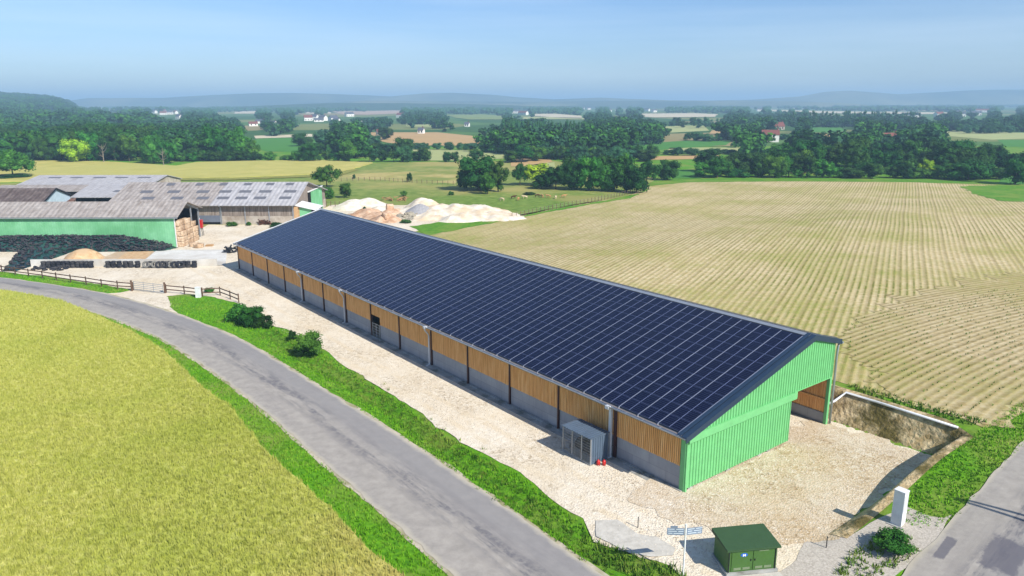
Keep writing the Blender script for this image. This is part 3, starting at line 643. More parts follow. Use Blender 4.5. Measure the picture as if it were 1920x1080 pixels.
for xa, xb in ((X0+.04, -.49), (-.41, .46), (.54, X1-.04)):
    g = MB()
    for i in range(9):
        z = .2+i*.2; g.box(xa, xb, Y0-.008, Y0+.008, z, z+.012)
    for i in range(7):
        x = xa+(xb-xa)*(i+.5)/7; g.box(x-.005, x+.005, Y0-.006, Y0+.006, .14, HT-.08)
    g.build('mesh_door', M['galv'], sh)
M['glass'] = plain('dusty_glass', C(120, 136, 140, .5), .15, .8)
tk = MB(); tk.tube([(-.9, .25, .55), (.9, .25, .55)], .42, 16); tk.tube([(-.2, .25, .9), (-.2, .25, 1.5)], .08, 8); tk.tube([(-.2, .25, 1.5), (.6, .2, 1.6), (.9, .1, 1.2)], .07, 8); o = tk.build('water_tank', M['dark_steel'], None, smooth=True)
o.location = (*L2W(7.6, -1.45), 0.05); o.rotation_euler = (0, 0, rz); tag(o, 'dark cylindrical tank with bent pipes inside the small steel shelter', 'tank')
nb = MB(); nb.box(-.95, -.5, Y1-.22, Y1-.04, 1.15, 1.6); nb.build('control_box', M['whitemetal'], sh)
bx_ = MB(); bx_.box(-.16, .16, -.12, .12, 0, .35); bx_.box(-.2, .2, -.15, .15, .35, .4); bx_.tube([(-.1, 0, .4), (-.1, 0, .62), (.25, 0, .68)], .03, 6)
o = bx_.build('water_meter', M['galv'], None); o.location = (*L2W(9.25, -1.5), 0); o.rotation_euler[2] = rz; tag(o, 'small grey metal fitting on the ground behind the steel shelter', 'fitting')
M['red'] = plain('red_enamel', C(214, 34, 30, .7), .35, .5)
for i, (t, n, w) in enumerate(((5.95, -1.75, 'left'), (5.7, -1.45, 'right'))):
    e = MB(); e.tube([(0, 0, 0), (0, 0, .3), (0, 0, .36), (0, 0, .42)], [.13, .13, .08, .03], 12); o = e.build('gas_bottle', M['red'], None, smooth=True)
    o.location = (*L2W(t, n), .02); tag(o, f'small red bottle, {w} one of the pair at the shelter corner', 'bottle', 'red bottles by the steel shelter')
    h = MB(); h.tube([(-.05, 0, .42), (-.05, 0, .5), (.05, 0, .5), (.05, 0, .42)], .014, 6); h.build('valve', M['dark_steel'], o)
# ------------------------------------------------------------------ transformer cabinet
M['cabgreen'] = plain('dark_green_paint', C(80, 122, 54, .64), .5, .4, var=.12); M['cabroof'] = plain('moss_green_roof', C(72, 106, 66, .56), .65, .3, var=.1)
M['ventgrey'] = plain('louvre_grey_green', C(150, 168, 130, .6), .6, .3)
cr_ = math.atan2(.43, 2.83); cab = empty('transformer_cabinet', (11.2, 34.45, 0), cr_, label='dark green metal transformer cabinet with sloping roof and blue sign', cat='cabinet')
b = MB(); b.box(.08, 2.78, .1, 1.85, .22, 1.5); b.build('body', M['cabgreen'], cab)
b = MB(); b.box(.0, 2.86, .0, 1.95, -.1, .22); b.box(.06, 2.8, -.0, .1, .22, .24); b.build('plinth', M['foot'], cab)
b = MB(); b.box(-.1, 2.95, -1.15, -.02, -.08, .07); b.build('doorstep', M['slab'], cab)
r = MB(); r.hexa([(-.06, -.03, 1.5), (2.92, -.03, 1.5), (2.92, 2.0, 1.5), (-.06, 2.0, 1.5), (-.06, -.03, 1.61), (2.92, -.03, 1.61), (2.92, 2.0, 1.72), (-.06, 2.0, 1.72)]); r.build('roof', M['cabroof'], cab)
for i, (a, b_) in enumerate(((.26, 1.42), (1.46, 2.6))):
    d = MB(); d.box(a, b_, .07, .098, .3, 1.44); dd = d.build('door', M['cabgreen'], cab)
    for k in range(2):
        v = MB(); xa = a+.12+k*.5
        for j in range(4): v.box(xa, xa+.4, .052, .0695, .36+j*.035, .36+j*.035+.025)
        v.build('vent', M['ventgrey'], dd)
    h = MB(); h.box(b_-.12 if i == 0 else a+.06, b_-.08 if i == 0 else a+.10, .03, .0695, .85, .95); h.build('handle', M['dark_steel'], dd)
for xx in (.1, 2.68): pst = MB(); pst.box(xx, xx+.04, .06, .099, .24, 1.46); pst.build('door_frame', M['dark_steel'], cab)
M['bluesign'] = plain('blue_enamel', C(20, 100, 200, .8), .4, .5); M['white'] = plain('white_paint', C(240, 240, 238, .82), .5, .4)
s = MB()
pts = [(.93+.2*math.cos(a), 1.22+.11*math.sin(a)) for a in [2*math.pi*i/20 for i in range(20)]]
for i in range(20):
    p, q = pts[i], pts[(i+1) % 20]; s.face([(.93, .062, 1.22), (p[0], .062, p[1]), (q[0], .062, q[1])]); s.face([(p[0], .062, p[1]), (p[0], .0695, p[1]), (q[0], .0695, q[1]), (q[0], .062, q[1])])
sg = s.build('sign_plate', M['bluesign'], cab)
s = MB(); s.box(.85, .9, .052, .0615, 1.14, 1.27); s.box(.96, 1.01, .052, .0615, 1.14, 1.27); s.box(.9, .96, .052, .0615, 1.19, 1.24); s.build('sign_symbol', M['white'], sg)
s = MB(); s.box(1.75, 2.3, .064, .0695, 1.36, 1.4); s.build('label_strip', M['ventgrey'], cab)
# ------------------------------------------------------------------ white pillar cabinet
px_, py_, pz_ = P(1683, 981); pil = empty('meter_pillar', (px_, py_, pz_-.05), math.radians(38), label='tall white concrete pillar box standing beside the excavated pit', cat='pillar')
b = MB(); b.box(-.25, .25, -.3, .3, 0, 2.1); b.build('body', M['white'], pil)
b = MB(); b.box(-.27, .27, -.32, .32, 2.1, 2.17); b.build('cap', M['white'], pil)
b = MB(); b.box(-.21, .21, -.312, -.3, .9, 1.95); b.box(-.19, .19, -.316, -.312, 1.0, 1.9); b.build('door', M['whitemetal'], pil)
b = MB(); b.box(-.45, .4, -.45, .45, -.25, .04); b.build('base_slab', M['foot'], pil)
# ------------------------------------------------------------------ road sign
sx_, sy_ = L2W(-5.75, -7.0); sp = empty('direction_sign', (sx_, sy_, 0), 0, label='white post with two blue grey direction panels beside the green cabinet', cat='sign')
b = MB(); b.tube([(0, 0, -.05), (0, 0, 3.05)], .045, 10); b.tube([(0, 0, 3.05), (0, 0, 3.08)], .055, 10); b.build('pole', M['white'], sp, smooth=False)
M['panelblue'] = plain('faded_blue_panel', C(146, 162, 186, .6), .5, .4, var=.3); M['paneltext'] = plain('pale_lettering', C(220, 230, 240, .8), .5, .3)
for s_, nm in ((-1, 0), (1, 0)):
    q = MB(); ang = .10 if s_ < 0 else .32
    ca, sa = math.cos(ang), math.sin(ang)
    def pt(u, v_, w): return (s_*u*ca-w*sa*0, u*sa*s_*(-1 if s_ < 0 else 1)*.6+w, v_)
    def bx2(u0, u1, z0, z1, w0, w1): q.hexa([pt(u0, z0, w0), pt(u1, z0, w0), pt(u1, z0, w1), pt(u0, z0, w1), pt(u0, z1, w0), pt(u1, z1, w0), pt(u1, z1, w1), pt(u0, z1, w1)] if s_ > 0 else [pt(u1, z0, w0), pt(u0, z0, w0), pt(u0, z0, w1), pt(u1, z0, w1), pt(u1, z1, w0), pt(u0, z1, w0), pt(u0, z1, w1), pt(u1, z1, w1)])
    bx2(.06, .95, 2.45, 2.84, -.012, .012)
    if s_ < 0: bx2(.42, .78, 2.86, 2.96, -.012, .012)
    pl = q.build('panel', M['panelblue'], sp); q = MB()
    for k, (u0, u1) in enumerate(((.12, .5), (.58, .92), (.12, .38), (.46, .9), (.12, .62), (.68, .9))):
        bx2(u0, u1, 2.76-.12*(k//2), 2.80-.12*(k//2), -.016, -.0125)
    q.build('lettering', M['paneltext'], pl)
# grey marker stakes
for i, (X, Y, w) in enumerate(((1196, 990, 'by the pale concrete apron'), (1549, 1028, 'right of the green cabinet'), (1303, 1040, None))):
    if not w: continue
    x, y, z = P(X, Y); b = MB(); b.box(-.02, .02, -.02, .02, -.1, .7); b.box(-.025, .025, -.025, .025, .7, .73); o = b.build('marker_stake', M['dark_steel'], None, loc=(x, y, z)); tag(o, f'thin dark marker stake standing {w}', 'stake')
# pipe along the cut
pp_ = MB(); L3 = lambda t, n, z: (*L2W(t, n), z)
path = [L3(.1, 17.25, 1.55), L3(.0, 17.9, 1.65), L3(-.2, 19.15, 2.08), L3(-3, 19.18, 2.08), L3(-8.4, 19.1, 2.06)]
pp_.tube(path, .095, 10); o = pp_.build('drain_pipe', M['whitemetal'], None, smooth=True); tag(o, 'pale plastic drain pipe running along the top edge of the cut', 'pipe')
# earth bank faces
M['bank'] = speck('cut_earth', C(182, 156, 108, .72), C(228, 206, 164, .8), 1.6, .95, C(132, 118, 66, .55), .5, bmp=1., bscale=3, bd=.2)
def bank(line, n=70, m=14, name='earth_bank'):
    ln = np.array([(p[0], p[1], p[2], p[3], p[4], p[5]) for p in line], float); s = np.linspace(0, len(ln)-1, n); v = []
    for i in range(n):
        q = [np.interp(s[i], range(len(ln)), ln[:, k]) for k in range(6)]
        for j in range(m):
            w = j/(m-1); x = q[0]*(1-w)+q[3]*w; y = q[1]*(1-w)+q[4]*w; z = q[2]+(q[5]-q[2])*(w**.85)
            nz = pnoise(Vector((x*1.3, y*1.3, z*1.6)))*.28+pnoise(Vector((x*4, y*4, z*4)))*.12; e = math.sin(math.pi*min(1, max(0, w)))
            xx, yy = x+nz*e*.6, y+nz*e*.6; v.append((xx, yy, max(z+nz*.3*e, float(H(xx, yy))+(.07 if w > .03 else -.06))))
    idx = np.arange(n*m).reshape(n, m); f = np.stack([idx[:-1, :-1], idx[1:, :-1], idx[1:, 1:], idx[:-1, 1:]], -1).reshape(-1, 4)
    o = link(name, npmesh(name, v, f, smooth=True), M['bank']); tag(o, kind='structure')
def hz(t, n): return float(H(*L2W(t, n)))
bl = []
for t in np.linspace(10, -7.3, 12): a = L2W(t, 17.75); b2 = L2W(t, 20.0); bl.append((*a, -.03, *b2, hz(t, 19.9)+.05))
for n in np.linspace(18.2, 2.6, 16):
    a = L2W(-8.1-.2*min(1, (18.2-n)/14), n); b2 = L2W(-9.3-.45*min(1, (n-1)/8), n+.2); bl.append((*a, -.03, *b2, hz(-9.7, n+.2)+.05))
bank(bl)

# utility pole just outside the frame on the right: its shadow crosses the lane
def upole(x, y, h):
    z = float(H(x, y)); e = empty('utility_pole', (x, y, z), .7, label='wooden twin-legged utility pole right of the lane whose shadow crosses the asphalt', cat='pole')
    for k in (-1, 1): b = MB(); b.tube([(k*.62, 0, -.3), (k*.09, 0, h)], [.13, .09], 10); b.build('mast', M['rail'], e, smooth=True)
    b = MB(); b.bar((-.4, 0, h*.45), (.4, 0, h*.45), .1); b.build('brace', M['rail'], e)
upole(34.2, 31.8, 9.4)
# ------------------------------------------------------------------ old farm buildings
def roofmat(name, c1, c2, c3, moss):
    m, nt, bs = newmat(name); v = pos(nt)
    col = ramp(nt, noise(nt, v, .7, 8, .75), [(.3, c1), (.5, c2), (.7, c3)])
    st = noise(nt, v, .9, 5, .6, stretch=(2.2, .35, .35)); col = mixc(nt, ramp(nt, st, [(.5, 0.), (.72, .6)]), col, moss)
    sx = nd(nt, 'SeparateXYZ'); nt.links.new(v, sx.inputs[0]); s = math_(nt, 'SINE', math_(nt, 'MULTIPLY', sx.outputs[0], 2*math.pi/.9))
    bl = math_(nt, 'FRACT', math_(nt, 'MULTIPLY', sx.outputs[1], .72)); col = mixc(nt, ramp(nt, bl, [(.0, .28), (.12, 0.)]), col, moss)
    fin(nt, bs, col, .9, .15); bump(nt, bs, s, .5, .06); return m
M['asb1'] = roofmat('weathered_fibre_cement', C(154, 144, 136, .68), C(180, 171, 164, .7), C(200, 192, 184, .74), C(132, 116, 102, .6))
M['asb2'] = roofmat('pale_fibre_cement', C(176, 173, 174, .7), C(190, 188, 189, .74), C(206, 203, 202, .76), C(156, 148, 142, .68))
M['tile'] = roofmat('mossy_old_tiles', C(96, 82, 80, .55), C(122, 108, 104, .6), C(150, 138, 132, .66), C(84, 74, 64, .5))
M['barnboard'] = woodmat('silvered_boards', C(120, 104, 92, .62), C(160, 146, 134, .68), C(190, 178, 164, .72), (3.2, 3.2, .25))
M['lowwall'] = speck('rendered_low_wall', C(196, 184, 168, .7), C(216, 206, 192, .74), 1., .9, C(176, 160, 142, .66), .4)
M['greenfar'] = speck('green_cladding', C(128, 200, 146, .78), C(148, 214, 164, .82), .5, .6, C(116, 190, 132, .74), .12, bmp=0)
M['skylight'] = plain('translucent_rooflight', C(128, 128, 134, .6), .6, .3); M['render'] = plain('pale_blue_render', C(196, 216, 226, .74), .8, .2); M['shade'] = plain('interior_shade', C(40, 34, 30, .5), .9, .1)  # near-black colour stands in for the shade inside barns and windows
M['greytin'] = plain('grey_steel_panel', C(122, 130, 146, .64), .5, .5); M['rust'] = speck('rusty_tin', C(120, 78, 62, .6), C(166, 140, 128, .66), 1.2, .8)
M['tan'] = speck('new_boarding', C(206, 164, 116, .72), C(222, 184, 138, .74), 1, .8)
# each building: eave line at y=yf from x0..x1, ridge at yr, back eave yb
def shed_roof(mb, x0, x1, ya, za, yb, zb, th=.12): mb.slab((x0, ya, za), (x1, ya, za), (x1, yb, zb), (x0, yb, zb), th) if yb > ya else mb.slab((x0, yb, zb), (x1, yb, zb), (x1, ya, za), (x0, ya, za), th)
def skylights(par, rows, yf, zf, yr, zr, mat=None):
    """flush roof lights laid over the sheeting: rows of (fraction up the slope, [x centres], width)"""
    for fr, xs, w in rows:
        for x in xs:
            s = MB(); hgt = .055
            y0 = yf+(yr-yf)*(fr-hgt); z0 = zf+(zr-zf)*(fr-hgt); y1 = yf+(yr-yf)*(fr+hgt); z1 = zf+(zr-zf)*(fr+hgt)
            s.slab((x-w/2, y0, z0+.035), (x+w/2, y0, z0+.035), (x+w/2, y1, z1+.035), (x-w/2, y1, z1+.035), .03); s.build('roof_light', M['skylight'], par)
# B1 green barn
e1 = empty('green_barn', (-58, 127.7, 0), 0, label='long low barn with light green side wall and weathered grey roof behind the tyre heap', cat='barn')
b = MB(); b.m = 0
x = -42.
while x < -.02:
    b.box(x, x+.36, .0, .06, 0, 5.15); b.box(x+.36, x+.42, -.035, .0, 0, 5.15); x += .42
b.build('side_cladding', M['greenfar'], e1)
b = MB(); b.box(-.0, .12, -.08, .12, 0, 5.2); b.build('corner_trim', M['white'], e1)
b = MB(); shed_roof(b, -42.5, .8, -.35, 5.25, 4.3, 7.35); shed_roof(b, -42.5, .8, 4.3, 7.35, 10.5, 5.45); b.build('roof', M['asb1'], e1)
b = MB(); b.box(-42.5, .8, -.5, -.36, 5.02, 5.2); b.build('gutter', M['galv'], e1)
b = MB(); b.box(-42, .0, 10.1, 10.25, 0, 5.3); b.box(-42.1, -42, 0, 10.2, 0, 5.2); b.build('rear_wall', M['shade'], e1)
b = MB(); b.box(-.1, .1, 6.9, 7.1, 0, 6.3); b.box(-.1, .1, 10.0, 10.2, 0, 5.3); b.bar((0, .1, 5.0), (0, 4.3, 7.1), .2, .3); b.bar((0, 4.3, 7.1), (0, 10.2, 5.25), .2, .3); b.build('portal_frame', M['galv'], e1)
# hay / straw wall of big bales stored at the open end
M['straw'] = speck('pale_straw', C(206, 172, 136, .76), C(240, 214, 182, .84), 2.6, .95, C(200, 166, 132, .7), .6, bmp=1., bscale=6, bd=.15)
def sfbox(name, w, d, h, mat, amp=.05, n=5, seed=0):
    bm = bmesh.new(); bmesh.ops.create_cube(bm, size=1); bmesh.ops.subdivide_edges(bm, edges=bm.edges[:], cuts=n, use_grid_fill=True)
    for v in bm.verts:
        c = v.co.copy(); q = c*1.0
        v.co = Vector((c.x*w, c.y*d, (c.z+.5)*h)); r = Vector((abs(c.x)*2, abs(c.y)*2, abs(c.z)*2)); k = sum(1 for a in r if a > .99)
        if k >= 2: v.co.x *= .975; v.co.y *= .975; v.co.z = h/2+(v.co.z-h/2)*.975
        nz = pnoise(Vector((v.co.x*2+seed*5, v.co.y*2, v.co.z*2))); v.co += Vector((c.x, c.y, c.z))*nz*amp*3
    for f in bm.faces: f.smooth = True
    me = bpy.data.meshes.new(name); bm.to_mesh(me); bm.free(); me.materials.append(mat); return me
bale = sfbox('straw_bale', 2.3, 1.15, .88, M['straw'])
for row in range(3):
    for lay in range(5):
        if lay == 4 and row == 2: continue
        y = 128.9+row*2.4; o = bpy.data.objects.new('straw_bale', bale); COL.objects.link(o); o.location = (-57.5+random.uniform(-.1, .1)+(.0 if lay < 3 else -.3), y, lay*.885); o.rotation_euler = (0, 0, math.pi/2+random.uniform(-.05, .05))
        tag(o, f"big pale straw bale, {['bottom','second','third','fourth','top'][lay]} layer, {['front','middle','back'][row]} column of the stack by the green barn", 'bale', 'straw bales stacked at the open end of the green barn')
for k, (x, y, z) in enumerate(((-55.2, 128.2, 0), (-53.9, 127.0, 0))):
    o = bpy.data.objects.new('straw_bale', bale); COL.objects.link(o); o.location = (x, y, z); o.rotation_euler = (0, 0, .1+k); o.scale = (.6, .9, .8+.0*k)
    tag(o, ['smaller straw bale set against the foot of the bale stack', 'single straw bale lying in front of the stack on the yard'][k], 'bale', 'loose straw bales')
def pallet(x, y, z, rz, lab):
    b = MB()
    for i in range(6): b.box(-.6+i*.205, -.6+i*.205+.13, -.5, .5, .11, .135)
    for j in (-.45, 0, .4): b.box(-.6, .6, j, j+.1, .02, .108)
    o = b.build('pallet', M['tan'], None, loc=(x, y, z)); o.rotation_euler[2] = rz; tag(o, lab, 'pallet', 'pallets by the bales')
pallet(-52.6, 128.4, 0, .1, 'wooden pallet flat on the yard, lower one beside the straw bales'); pallet(-52.6, 128.4, .14, .2, 'wooden pallet, upper one of the pair beside the straw bales')
# red hopper machine
e = empty('red_seed_hopper', (-58.6, 141.5, 0), .1, label='bright red upright farm machine on thin legs in the yard', cat='machine'); e.location = (*G(369, 442), 0)
b = MB(); b.hexa([(-.35, -.3, 1.3), (.35, -.3, 1.3), (.35, .3, 1.3), (-.35, .3, 1.3), (-.62, -.55, 1.9), (.62, -.55, 1.9), (.62, .55, 1.9), (-.62, .55, 1.9)]); b.box(-.62, .62, -.55, .55, 1.9, 3.2); b.build('hopper', M['red'], e)
b = MB(); b.box(.7, 1.25, -.4, .4, 1.5, 3.0); b.build('side_tank', M['red'], e)
b = MB(); b.box(.63, .69, -.5, .5, 1.2, 3.3); b.build('white_panel', M['white'], e)
for x in (-.4, .4, 1.2):
    for y in (-.35, .35): b = MB(); b.bar((x, y, 0), (x*.9, y, 1.6), .07); b.build('leg', M['dark_steel'], e)
b = MB(); b.tube([(-.45, -.3, .75), (.3, -.3, .75)], .3, 12); b.box(-.5, 1.2, -.05, .05, 1.25, 1.35); b.build('drive_unit', M['dark_steel'], e)
# B2 big long barn, three roof sections
e2 = empty('long_barn', (-44.6, 152.4, 0), 0, label='big barn with rows of roof lights, weathered boards and green doors in its gable', cat='barn')
yr, yb = 12.6, 27.2; zf, zr, zb = 4.1, 8.0, 4.0; XL = -37.
yr = 161.6+1.0-152.4; zr = 7.6; yb = 27.; 
for a, c, mt in ((-16.6, .7, 'asb2'), (-33., -16.66, 'asb1'), (XL-1, -33.06, 'asb1')):
    b = MB(); dz = {'asb2': .03}.get(mt, 0); b.slab((a, -1.2, zf-.1+dz), (c, -1.2, zf-.1+dz), (c, yr, zr+dz), (a, yr, zr+dz), .12); b.slab((a, yr, zr+dz), (c, yr, zr+dz), (c, yb, zb+dz), (a, yb, zb+dz), .12); b.build('roof', M[mt], e2)
skylights(e2, [(.31, [-2.2, -7.4, -11.2, -15.0, -19.2, -24.5, -30.5], 2.5), (.58, [-2.0, -7.2, -11.4, -15.6, -20.3, -26.4, -32.1], 2.6), (.90, [-3.0, -7.2, -12.0, -17.2, -22.3, -28.5], 1.7)], -1.2, zf-.1, yr, zr)
b = MB(); x = -37.
while x < -.05:
    b.box(x, x+.26, -.02-random.uniform(0, .03), .02, 1.75, 4.05); x += .29
b.build('board_cladding', M['barnboard'], e2)
b = MB(); b.box(-14.9, 0, -.08, .1, 0, 1.72); b.box(-27, -20.6, -.08, .1, 0, 1.72); b.build('low_wall', M['lowwall'], e2)
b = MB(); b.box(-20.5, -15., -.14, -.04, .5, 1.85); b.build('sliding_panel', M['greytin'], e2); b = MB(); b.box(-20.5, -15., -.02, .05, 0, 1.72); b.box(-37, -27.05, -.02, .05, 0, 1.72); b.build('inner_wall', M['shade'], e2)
for x in (-.1, -5.0, -9.9, -14.95, -20.55): b = MB(); b.box(x-.09, x+.09, -.16, -.04, 0, 4.0); b.build('post', M['galv'], e2)
b = MB(); b.tube([(-14.7, -1.2, 3.9), (-14.7, -.3, 3.5), (-14.7, -.25, .2)], .07, 6); b.build('downpipe', M['galv'], e2)
b = MB(); q = [(0, 1.8), (0, 4.0)]; b.face([(.0, 0, 0), (.0, yb-.4, 0), (.0, yb-.4, zb), (.0, yr, zr-.15), (.0, 0, zf+.05)]); b.face([(-.1, 0, 0), (-.1, 0, zf+.05), (-.1, yr, zr-.15), (-.1, yb-.4, zb), (-.1, yb-.4, 0)]); b.build('gable_wall', M['barnboard'], e2)
gg = [(13.6, 18.2), (18.4, 23.2)]
for a, c in gg:
    b = MB(); b.box(.1, .18, a, c, .1, 5.2); b.build('sliding_door', M['greenfar'], e2)
b = MB(); b.box(.02, .08, 11.4, 13.5, 0, 5.1); b.build('doorway_shade_panel', M['shade'], e2); b = MB(); b.box(.05, .35, 11.2, 23.6, 5.22, 5.42); b.build('door_track', M['white'], e2)  # solid dark panel stands in for the shaded doorway
b = MB(); b.box(.02, .12, 24.0, 26.5, 0, 2.); b.build('low_wall', M['lowwall'], e2)
b = MB(); b.box(.01, .9, .05, .15, .0, 3.6); b.build('end_boarding', M['tan'], e2)
# lean-to on the gable
e = empty('lean_to_shed', (-44.5, 153., 0), 0, label='small lean-to with white roof and green door on the gable of the big barn', cat='shed')
b = MB(); b.slab((.2, -.6, 3.9), (4.6, -.6, 2.9), (4.6, 5.2, 3.1), (.2, 5.2, 4.1), .1); b.build('roof', M['white'], e)
b = MB(); b.box(1.0, 3.4, -.1, .0, .0, 3.3); b.build('door', M['greenfar'], e); b = MB(); b.box(.25, .98, -.1, .02, 0, 3.6); b.build('wall', M['tan'], e)
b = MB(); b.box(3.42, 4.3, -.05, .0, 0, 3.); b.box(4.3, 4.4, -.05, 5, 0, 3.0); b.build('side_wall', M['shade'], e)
# B3 barn at the back
e3 = empty('back_barn', (-93., 184., 0), 0, label='grey roofed barn farthest back, its near gable pale grey', cat='barn')
b = MB(); b.slab((-28, -1, 4.9), (2.8, -1, 4.9), (7.4, 8.2, 8.2), (-25, 8.2, 8.2), .14) if 0 else b.slab((-27.5, -1, 4.95), (5.2, -1, 4.95), (5.2, 8.6, 6.4), (-27.5, 8.6, 6.4), .14); b.slab((-27.5, 8.6, 6.4), (5.2, 8.6, 6.4), (5.2, 17, 4.7), (-27.5, 17, 4.7), .14); b.build('roof', M['asb2'], e3)
skylights(e3, [(.72, [-22, -16.5, -10.7, -5.2, .5], 3.2)], -1, 4.95, 8.6, 6.4)
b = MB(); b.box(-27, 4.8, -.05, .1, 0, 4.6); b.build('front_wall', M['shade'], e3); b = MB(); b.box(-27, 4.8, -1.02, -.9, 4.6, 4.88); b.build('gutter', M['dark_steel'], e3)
b = MB(); b.face([(4.85, 0, 0), (4.85, 16.6, 0), (4.85, 16.6, 4.6), (4.85, 8.6, 6.25), (4.85, 0, 4.9)]); b.face([(4.7, 0, 0), (4.7, 0, 4.9), (4.7, 8.6, 6.25), (4.7, 16.6, 4.6), (4.7, 16.6, 0)]); b.build('gable_wall', M['lowwall'], e3)
# B4 old mossy barn
e4 = empty('mossy_barn', (-92.6, 147.2, 0), 0, label='old barn with dark mossy tiled roof and pale blue rendered gable', cat='barn')
b = MB(); b.slab((-24, -.6, 4.85), (.3, -.6, 4.85), (.3, 5.1, 7.5), (-24, 5.1, 7.5), .16); b.slab((-24, 5.1, 7.5), (.3, 5.1, 7.5), (.3, 10.4, 5.5), (-24, 10.4, 5.5), .16); b.build('roof', M['tile'], e4)
b = MB(); b.face([(.0, 0, 0), (.0, 10, 0), (.0, 10, 5.4), (.0, 5.1, 7.35), (.0, 0, 4.95)]); b.face([(-.2, 0, 0), (-.2, 0, 4.95), (-.2, 5.1, 7.35), (-.2, 10, 5.4), (-.2, 10, 0)]); b.build('gable_wall', M['render'], e4)
b = MB(); b.box(-24, -.25, -.1, .1, 0, 4.9); b.build('side_wall', M['lowwall'], e4)
b = MB(); b.bar((.33, -.6, 4.8), (.33, 5.1, 7.42), .1, .28); b.bar((.33, 5.1, 7.42), (.33, 10.4, 5.45), .1, .28); b.build('bargeboard', M['dark_steel'], e4)
# B5 open fronted shed between them
e5 = empty('open_cattle_shed', (-88.5, 166.6, 0), 0, label='open fronted shed with pale patched roof and dark interior between the barns', cat='shed')
b = MB(); b.slab((-9.4, -.6, 3.95), (6.5, -.6, 3.95), (6.5, 13.5, 5.6), (-12, 13.5, 5.6), .12); b.build('roof', M['asb2'], e5)
skylights(e5, [(.42, [-.5, 2.4], 4.2)], -.6, 3.95, 13.5, 5.6)
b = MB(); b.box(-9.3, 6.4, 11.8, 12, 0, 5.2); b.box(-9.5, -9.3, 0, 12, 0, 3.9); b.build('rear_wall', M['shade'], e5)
for x in (-9.2, -4, 1.6, 6.2): b = MB(); b.box(x-.12, x+.12, -.3, -.1, 0, 3.8); b.build('post', M['dark_steel'], e5)
b = MB(); b.box(.4, 6.2, -.05, .0, 0, 3.8); b.build('board_screen', M['barnboard'], e5)
b = MB(); b.slab((-1.5, 0, 0), (1.5, 0, 0), (1.5, 2.5, .6), (-1.5, 2.5, .6), .08); o = b.build('tin_roof_shed', M['rust'], None); o.location = (*G(121, 380, 4.2), 4.2); o.rotation_euler = (0, 0, .2)
ww = MB(); ww.box(-1.4, 1.4, .1, .2, -4.2, -.08); ww.box(-1.4, 1.4, 2.2, 2.3, -4.2, .4); ww.build('shed_wall', M['barnboard'], o); tag(o, 'little shed with rusty tin roof tucked behind the blue gable', 'shed')
b = MB(); b.slab((-14, 0, 0), (18, 0, 0), (18, 5, 1.0), (-14, 5, 1.0), .1); o = b.build('low_shed', M['asb1'], None); o.location = (-110, 178., 3.9); ww = MB(); ww.box(-13.8, 17.8, .2, .3, -3.9, -.1); ww.build('shed_wall', M['shade'], o); tag(o, 'low grey roofed lean-to along the front of the farthest barn', 'shed')
# clutter by the long barn
def sheets(name, X, Y, n, w, d, lab, cat, mat, rz=0):
    b = MB()
    for i in range(n): b.slab((-w/2+random.uniform(-.1, .1), -d/2, .06+i*.07), (w/2, -d/2+random.uniform(-.2, .2), .06+i*.07+random.uniform(0, .05)), (w/2, d/2, .1+i*.07), (-w/2, d/2, .1+i*.07), .04)
    x, y = G(X, Y); o = b.build(name, mat, None, loc=(x, y, 0)); o.rotation_euler[2] = rz; tag(o, lab, cat)
sheets('roof_sheet_stack', 431, 418, 6, 2.6, 1.2, 'stack of white sheets in the weeds left of the long barn wall', 'sheets', M['white'], .1)
sheets('roof_sheet_stack', 456, 418, 9, 2.2, 1.3, 'stack of greenish white sheets in the middle of the weeds', 'sheets', M['white'], -.05)
sheets('plastic_sheet', 515, 427, 2, 1.2, .8, 'flat white sheet lying near the far end of the solar barn', 'sheets', M['white'], .3)
# ------------------------------------------------------------------ silage clamps and tyres
M['tarp'] = speck('dark_green_plastic', C(24, 58, 52, .6), C(60, 104, 96, .7), 1.2, .35, C(16, 30, 32, .7), .5, spec=.5, bmp=.6, bscale=2)
M['rubber'] = speck('tyre_rubber', C(30, 32, 38, .8), C(58, 60, 68, .8), 3, .85, C(86, 84, 84, .7), .8, bmp=.2)
M['rubberpale'] = speck('dusty_tyre', C(150, 148, 140, .7), C(110, 108, 104, .7), 3, .9)
M['sand'] = speck('orange_sand', C(206, 164, 116, .72), C(232, 198, 154, .78), 1.5, .95, C(214, 182, 140, .74), .4, bmp=.6, bscale=3, bd=.1)
def heightfield(name, x0, x1, y0, y1, fn, mat, res=.4, z0=-.05):
    nx_, ny_ = int((x1-x0)/res)+1, int((y1-y0)/res)+1; X, Y = np.meshgrid(np.linspace(x0, x1, nx_), np.linspace(y0, y1, ny_)); Z = np.zeros_like(X)
    for j in range(ny_):
        for i in range(nx_): Z[j, i] = fn(X[j, i], Y[j, i])
    idx = np.arange(nx_*ny_).reshape(ny_, nx_); f = np.stack([idx[:-1, :-1], idx[:-1, 1:], idx[1:, 1:], idx[1:, :-1]], -1).reshape(-1, 4); zf = Z.ravel()
    keep = (zf[f] > z0+.001).any(1); f = f[keep]; u, inv = np.unique(f, return_inverse=True); v = np.stack([X, Y, np.maximum(Z, z0)], -1).reshape(-1, 3)[u]
    return link(name, npmesh(name, v, inv.reshape(f.shape), smooth=True), mat)
def m1(x, y):
    u = (x+100)/42.; hgt = 2.1*min(1, max(0, (-57.8-x)/9.))**.75*(1-.25*min(1, max(0, (-86-x)/10))); w = (y-123.4)/3.9
    return hgt*min(1, max(0, w*1.3))**.7+pnoise(Vector((x*.5, y*.5, 0)))*.14-.02 if 123.3 < y < 127.4 else -.05
